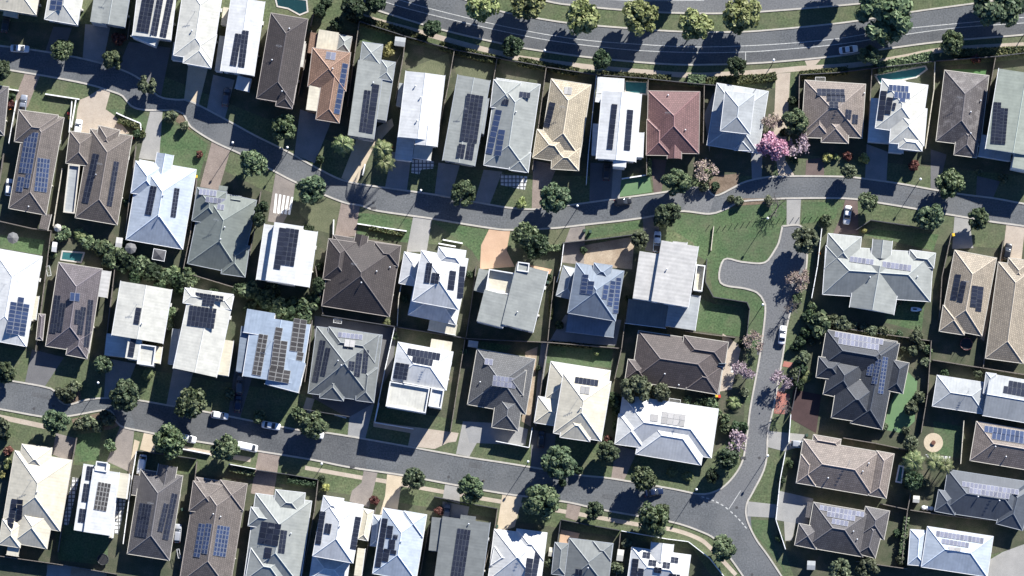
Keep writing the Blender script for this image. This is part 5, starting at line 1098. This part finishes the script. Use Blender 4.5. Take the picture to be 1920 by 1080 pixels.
for a in [(129,213,'red','red lidded wheelie bin right of the brown second second-row house'),(130,221,'yellow','yellow lidded wheelie bin below a red one beside white fence'),(248,258,'red','red lidded wheelie bin right of the tan third second-row house'),(368,331,'yellow','yellow lidded wheelie bin right of the blue white fourth second-row house'),(18,203,'orange','orange lidded wheelie bin beside red shrubs at left edge'),
 (1096,432,'green','green lidded wheelie bin on verge beside taupe driveway'),(1107,434,'green','green lidded wheelie bin on the grass, right of its twin'),(1536,475,'orange','orange lidded wheelie bin by white fence left of large grey house'),(1535,483,'green','green lidded wheelie bin below orange bin by white fence'),(1788,440,'yellow','yellow lidded wheelie bin left of the sandy thirteenth house'),
 (1339,742,'green','green lidded wheelie bin in the line by the brown wide house'),(1344,742,'yellow','yellow lidded wheelie bin in the line by the brown wide house'),(1349,743,'red','red lidded wheelie bin in the line by the brown wide house'),(342,955,'green','green lidded wheelie bin between third and fourth bottom-row houses'),(1027,529,'green','green lidded wheelie bin right of the grey terrace house'),
 (932,987,'green','green lidded wheelie bin beside tan drive, white ninth bottom-row house'),(1513,816,'green','green lidded wheelie bin at the top of the pale concrete drive'),(1679,805,'green','green lidded bin on bright turf below the charcoal house'),(734,275,'orange','orange tub right of the light grey ninth top-row house')]: bin_(*a)
# pools
m,nt,b=newmat('pool_water'); col=ramp(nt,noise(nt,.5,3),[(.3,(.025,.10,.105,1)),(.7,(.04,.14,.14,1))]); nt.links.new(col,b.inputs['Base Color']); b.inputs['Roughness'].default_value=.08; WATER=m
SHADEWATER=plain('pool_water_painted_shade',(.012,.04,.045),.08)  # teal water with the shadow lying over it put into its colour
def pool(pts,lab,cop=CONC,water=None):
    W=[at(*p).xy for p in pts]; c=sum(W,Vector((0,0)))/len(W); base=Vector((c.x,c.y,0)); r=empty('swimming_pool',base)
    w=MB(); w.poly([(p.x,p.y,.05) for p in W]); 
    if w.data('t',[]).polygons[0].normal.z<0: w.f=[f[::-1] for f in w.f]
    build('water',w,water or WATER,r,base)
    k=MB()
    for i in range(len(W)):
        a,b_=W[i],W[(i+1)%len(W)]; d=b_-a; u=d.normalized(); v=Vector((-u.y,u.x)); k.box((a+b_)/2,u,v,d.length/2+.12,.18,0,.10+.004*(i%2))
    build('coping',k,cop,r,base); tag(r,lab,'pool','backyard swimming pools')
pool([(1171,152),(1214,154),(1212,177),(1188,175),(1172,172)],'teal plunge pool with pale steps above the white pool-side house')
pool([(1640,141),(1735,124),(1738,130),(1718,145),(1690,150),(1672,151),(1650,157)],'angled turquoise pool above the white stepped eighteenth house')
pool([(117,471),(158,474),(152,492),(114,487)],'small shaded pool among palms above the mauve second third-row house')
pool([(515,-8),(575,0),(577,22),(562,28),(540,16),(520,12)],'curved pool with shade-dark water above the dark brown seventh top-row house',CONC,SHADEWATER)
pool([(1686,873),(1694,875),(1690,905),(1680,903)],'narrow pale pool right of the plain taupe house',WHITEP)
def disc(name,px,py,rad,z0,z1,mat,lab,cat,rim=None,legs=0):
    q=at(px,py,z1); q.z=0; r=empty(name,q); m_=MB(); m_.tube([(0,0,z0),(0,0,z1)],[rad,rad],24); build({'trampoline':'mat'}.get(name,'canopy'),m_,mat,r)
    if rim:
        k=MB(); P_=[(math.cos(2*PI*i/24)*(rad+.08),math.sin(2*PI*i/24)*(rad+.08),z1) for i in range(25)]; k.tube(P_,[.11]*25,6,0,False); build('rim',k,rim,r)
    for i in range(legs):
        a=2*PI*i/legs; l=MB(); l.tube([(math.cos(a)*rad,math.sin(a)*rad,0),(math.cos(a)*rad,math.sin(a)*rad,z1+(1.6 if name=='trampoline' else 0))],[.035,.035],6); build('leg',l,DARKM,r)
    tag(r,lab,cat); return r
BLK=plain('trampoline_mat',(.012,.012,.014),.7)
disc('trampoline',193,1049,1.25,.75,.8,BLK,'round black netted trampoline on lawn below white second bottom-row house','trampoline',DARKM,6)
disc('trampoline',1812,645,1.4,.75,.8,BLK,'round trampoline with dark red rim below the sandy thirteenth house','trampoline',plain('red_pad',(.13,.04,.04),.6),6)
def umbrella(px,py,rad,mat,lab):
    q=at(px,py,2.4); q.z=0; r=empty('garden_umbrella',q); m_=MB(); n=8
    ring=[Vector((math.cos(2*PI*i/n)*rad,math.sin(2*PI*i/n)*rad,2.2)) for i in range(n)]; top=Vector((0,0,2.75))
    for i in range(n): m_.poly([ring[i],ring[(i+1)%n],top])
    build('canopy',m_,mat,r); k=MB(); k.tube([(0,0,0),(0,0,2.75)],[.035,.035],6); build('pole',k,DARKM,r); tag(r,lab,'umbrella','garden umbrellas')
umbrella(24,446,1.45,plain('grey_canvas',(.12,.12,.12),.8),'grey octagonal garden umbrella on lawn below brown second second-row house')
umbrella(245,465,1.45,plain('grey_canvas',(.12,.12,.12),.8),'grey garden umbrella below the blue white fourth second-row house')
umbrella(108,427,1.0,plain('cream_canvas',(.36,.34,.29),.8),'pale cream umbrella below the tan third second-row house')
# fire pit circle
q=at(1750,830); r=empty('fire_pit_circle',q); m_=MB(); m_.tube([(0,0,0),(0,0,.06)],[2.35,2.35],32); build('paving',m_,DRV['tan'],r)
m_=MB(); m_.tube([(0,0,.05),(0,0,.4)],[.5,.55],14); build('fire_bowl',m_,plain('rust',(.12,.05,.03),.8),r)
tag(r,'round cream paved circle with a rusty central fire bowl','patio')
for i,(dx,dy) in enumerate([(-8,-10),(8,-6),(-16,2),(-8,14),(6,13)]):
    p=at(1750+dx,830+dy); s=MB(); s.box((0,0),(1,0),(0,1),.28,.16,.4,.45); s.box((-.18,0),(1,0),(0,1),.05,.14,.0,.399); s.box((.18,0),(1,0),(0,1),.05,.14,.0,.399); s.box((0,.155),(1,0),(0,1),.27,.03,.46,.75)
    o=build('timber_seat',s,TIMBER,None,(p.x,p.y,.062)); o.rotation_euler.z=math.atan2(-(dy),dx)+PI/2; tag(o,'small dark timber seat standing round the rusty fire bowl','seat','seats round the fire pit')
# frames: clotheslines and goal
def clothes(px,py,w,d,deg,lab):
    q=at(px,py,1.5); q.z=0; r=empty('clothesline',q,math.radians(deg)); f=MB()
    for a,b_ in(((-w,-d),(w,-d)),((w,-d),(w,d)),((w,d),(-w,d)),((-w,d),(-w,-d))): f.tube([(a[0],a[1],1.5),(b_[0],b_[1],1.5)],[.045,.045],6)
    build('frame',f,WHITEP,r); l=MB()
    for i in range(1,6): y=-d+2*d*i/6; l.tube([(-w,y,1.49),(w,y,1.49)],[.012,.012],4)
    build('lines',l,WHITEP,r)
    for s in(-1,1): p_=MB(); p_.tube([(s*w*.8,-d,0),(s*w*.8,-d,1.5)],[.04,.04],6); build('post',p_,DARKM,r)
    tag(r,lab,'clothesline','folding clotheslines')
clothes(91,508,.45,1.2,10,'white framed clothesline right of the white first third-row house')
clothes(1265,752,1.4,.5,-8,'white framed clothesline above the wide white eleventh third-row house')
clothes(1538,149,1.2,.55,0,'white rectangular frame above the brown panelled seventeenth top-row house')
clothes(335,1038,.3,1.1,10,'narrow white clothesline right of the mauve grey third bottom-row house')
clothes(633,602,1.0,.5,-8,'clothesline in the shaded yard above grey panelled sixth house')
# gazebo with white frame
q=at(298,478,2.4); q.z=0; r=empty('gazebo',q,math.radians(-10)); f=MB()
for a,b_ in(((-1.5,-1.3),(1.5,-1.3)),((1.5,-1.3),(1.5,1.3)),((1.5,1.3),(-1.5,1.3)),((-1.5,1.3),(-1.5,-1.3))): f.tube([(a[0],a[1],2.3),(b_[0],b_[1],2.3)],[.06,.06],6)
build('frame',f,WHITEP,r); c_=MB(); R4=[(-1.45,-1.25,2.3),(1.45,-1.25,2.3),(1.45,1.25,2.3),(-1.45,1.25,2.3)]
for i in range(4): c_.poly([R4[i],R4[(i+1)%4],(0,0,2.75)])
build('shade_cloth',c_,plain('dark_shade_cloth',(.06,.06,.065),.8),r)
for a in R4: k=MB(); k.tube([(a[0],a[1],0),(a[0],a[1],2.3)],[.04,.04],6); build('leg',k,WHITEP,r)
tag(r,'square dark gazebo with white frame below the blue white fourth house','gazebo')
# sheds
def shed(px,py,w,d,h,deg,roofm,lab,pitch=.18):
    q=at(px,py,h); q.z=0; r=empty('garden_shed',q,math.radians(deg)); b_=MB(); b_.box((0,0),(1,0),(0,1),w/2-.1,d/2-.1,0,h); build('wall',b_,plain('shed_wall',(.3,.3,.29),.7),r)
    t=MB(); A=[(-w/2,-d/2,h),(w/2,-d/2,h),(w/2,0,h+pitch),(-w/2,0,h+pitch)]; B_=[(-w/2,0,h+pitch),(w/2,0,h+pitch),(w/2,d/2,h),(-w/2,d/2,h)]
    t.poly(A); t.poly(B_); t.poly([(w/2,-d/2,h),(w/2,d/2,h),(w/2,0,h+pitch)]); t.poly([(-w/2,d/2,h),(-w/2,-d/2,h),(-w/2,0,h+pitch)]); t.poly([(-w/2,d/2,h-.01),(w/2,d/2,h-.01),(w/2,-d/2,h-.01),(-w/2,-d/2,h-.01)])
    build('roof',t,roofm,r,uv=True); dd=MB(); dd.box((0,-d/2+.09),(1,0),(0,1),.4,.03,.02,min(1.8,h-.1)); build('door',dd,plain('shed_door',(.2,.2,.2),.6),r); tag(r,lab,'shed','garden sheds')
shed(750,78,2.6,2.2,2.1,-8,roofmat('palegrey',0),'small pale square shed in corner above the light grey ninth house')
shed(418,357,2.2,2.2,2.1,-8,roofmat('gngrey',0),'small green grey shed above the green grey fifth second-row house')
shed(887,645,2.4,1.6,2.0,-8,roofmat('palegrey',0),'small white shed above the dark grey eighth third-row house')
shed(1718,936,1.6,1.7,2.0,-5,roofmat('offwhite',0),'small white garden shed left of the dark slate house')
shed(1521,1060,2.0,2.2,2.0,-3,roofmat('palegrey',0),'pale square shed in deep shade below the brown house with tapering panels')
shed(223,456,1.6,2.8,2.0,-8,roofmat('stripe',0),'pale narrow shed left of the blue white fourth second-row house')
shed(1035,1035,1.6,2.2,2.0,-8,roofmat('cream',0),'narrow cream shed left of the grey tenth bottom-row house')
shed(1163,1041,1.6,2.8,2.0,-8,roofmat('offwhite',0),'narrow white shed left of the white eleventh bottom-row house')
shed(102,463,1.2,2.4,2.0,-8,roofmat('white',0),'slim white shed left of the small shaded pool')
# jet ski on trailer, pool floats, basketball hoop, solar hot-water style tanks
q=at(1718,580,.9); q.z=0; r=empty('small_boat',q,math.radians(-3)); h_=MB(); lofted(h_,[(-1.3,.42,.55,.85),(-1,.55,.5,.95),(.2,.55,.5,.98),(.9,.36,.55,1.0),(1.35,.08,.7,1.0)]); build('hull',h_,WHITEP,r,smooth=True)
s_=MB(); s_.box((-.35,0),(1,0),(0,1),.45,.16,.94,1.1); build('seat',s_,DARKM,r); t_=MB(); t_.box((0,0),(1,0),(0,1),1.4,.5,.35,.45); 
for s in(-1,1): t_.tube([(-.2,s*.5,.25),(-.2,s*.62,.25)],[.25,.25],10)
build('trailer',t_,DARKM,r); tag(r,'small white boat on trailer below the large grey twelfth house','boat')
q=at(1739,953); r=empty('outdoor_lounge',Vector((q.x,q.y,0)),math.radians(-6))
for x in(-.95,0,.95): e=MB(); e.ell((x,0,.35),(.62,.58,.33),14,8); build('cushion',e,WHITEP,r,smooth=True)
tag(r,'white puffy outdoor lounge set left of the dark slate house','outdoor lounge')
q=at(1355,682,3); q.z=0; r=empty('basketball_hoop',q); k=MB(); k.tube([(.6,-.9,0),(.3,-.5,2.2),(0,0,3)],[.06,.06,.05],8); build('pole',k,DARKM,r)
k=MB(); k.box((0,0),(1,0),(0,1),.95,.05,2.5,3.5); build('backboard',k,plain('board_grey',(.2,.25,.27),.5),r); k=MB(); k.tube([(math.cos(a*PI/8)*.23,.3+math.sin(a*PI/8)*.23,2.8) for a in range(17)],[.02]*17,5,0,False); build('rim',k,plain('hoop_orange',(.5,.15,.03),.5),r)
tag(r,'grey basketball hoop on the patio right of the brown wide house','basketball hoop')
# outdoor settings on the cream balcony
for i,(px,py) in enumerate([(1308,509),(1304,531)]):
    q=at(px,py,3.2); o=MB(); o.box((0,0),(1,0),(0,1),.55,.35,.72,.76)
    for sx in(-.45,.45):
        for sy in(-.28,.28): o.box((sx,sy),(1,0),(0,1),.03,.03,0,.719)
    for sy in(-.55,.55): o.box((0,sy),(1,0),(0,1),.3,.16,.4,.45); o.box((0,sy*1.25),(1,0),(0,1),.3,.03,.46,.8)
    b_=build('balcony_table',o,DARKM,None,(q.x,q.y,2.9)); tag(b_,'dark table with chairs on cream balcony of the ribbed roof house, %s'%('upper one' if i==0 else 'lower one'),'table')
# ------------------------------------------------------------------ labels for repeats
def relabel(lst):
    D={}
    for root,p,desc in lst: D.setdefault('%s %s'%(desc,where(*p)),[]).append((p,root))
    for lab,it in D.items():
        cat=it[0][1]['category']
        if len(it)==1: tag(it[0][1],lab,cat); continue
        xs=[p[0] for p,_ in it]; ys=[p[1] for p,_ in it]; hor=max(xs)-min(xs)>=max(ys)-min(ys)
        it.sort(key=lambda t:(t[0][0] if hor else t[0][1]))
        n=len(it)
        for i,(p,r) in enumerate(it):
            pos=('leftmost' if hor else 'topmost') if i==0 else ('rightmost' if hor else 'lowest') if i==n-1 else ORD[i+1]+(' from left' if hor else ' from top')
            tag(r,'%s, %s'%(lab,pos),cat)
relabel(FENCES); relabel(PLANTS); relabel(HEDG)
for r,_,_ in FENCES: r['group']='fences and garden walls between lots'
for r,_,_ in HEDG: r['group']='hedges of the estate'
# ------------------------------------------------------------------ light, sky, camera
w=bpy.data.worlds.new('World'); scene.world=w; w.use_nodes=True
nt=w.node_tree; bg=nt.nodes['Background']; sky=nt.nodes.new('ShaderNodeTexSky'); sky.sky_type='NISHITA'; sky.sun_disc=False
sky.sun_elevation=SUN_EL; sky.sun_rotation=SUN_AZ; sky.altitude=3000; sky.air_density=.7; sky.dust_density=.2; sky.ozone_density=4.0
nt.links.new(mixc(nt,sky.outputs[0],(.80,.96,1.18,1),1.0,'MULTIPLY'),bg.inputs[0]); bg.inputs[1].default_value=.07
sd=bpy.data.lights.new('sun','SUN'); sd.energy=5.0; sd.angle=math.radians(.5); sd.color=(1,.978,.935)
so=bpy.data.objects.new('sun',sd); COL.objects.link(so)
d=Vector((math.sin(SUN_AZ)*math.cos(SUN_EL),math.cos(SUN_AZ)*math.cos(SUN_EL),math.sin(SUN_EL)))
so.rotation_euler=d.to_track_quat('Z','Y').to_euler(); so.location=d*300
cd=bpy.data.cameras.new('camera'); co=bpy.data.objects.new('camera',cd); COL.objects.link(co)
width=1920*S
cd.sensor_width=36; cd.sensor_fit='HORIZONTAL'; cd.lens=36*CAM_H/width
cd.shift_x=-NAD[0]/width; cd.shift_y=-NAD[1]/width
cd.clip_start=10; cd.clip_end=5000
co.location=(NAD[0],NAD[1],CAM_H); scene.camera=co
scene.view_settings.view_transform='Standard'; scene.view_settings.look='None'; scene.view_settings.exposure=1.4; scene.view_settings.gamma=1
scene.render.resolution_x=1920; scene.render.resolution_y=1080
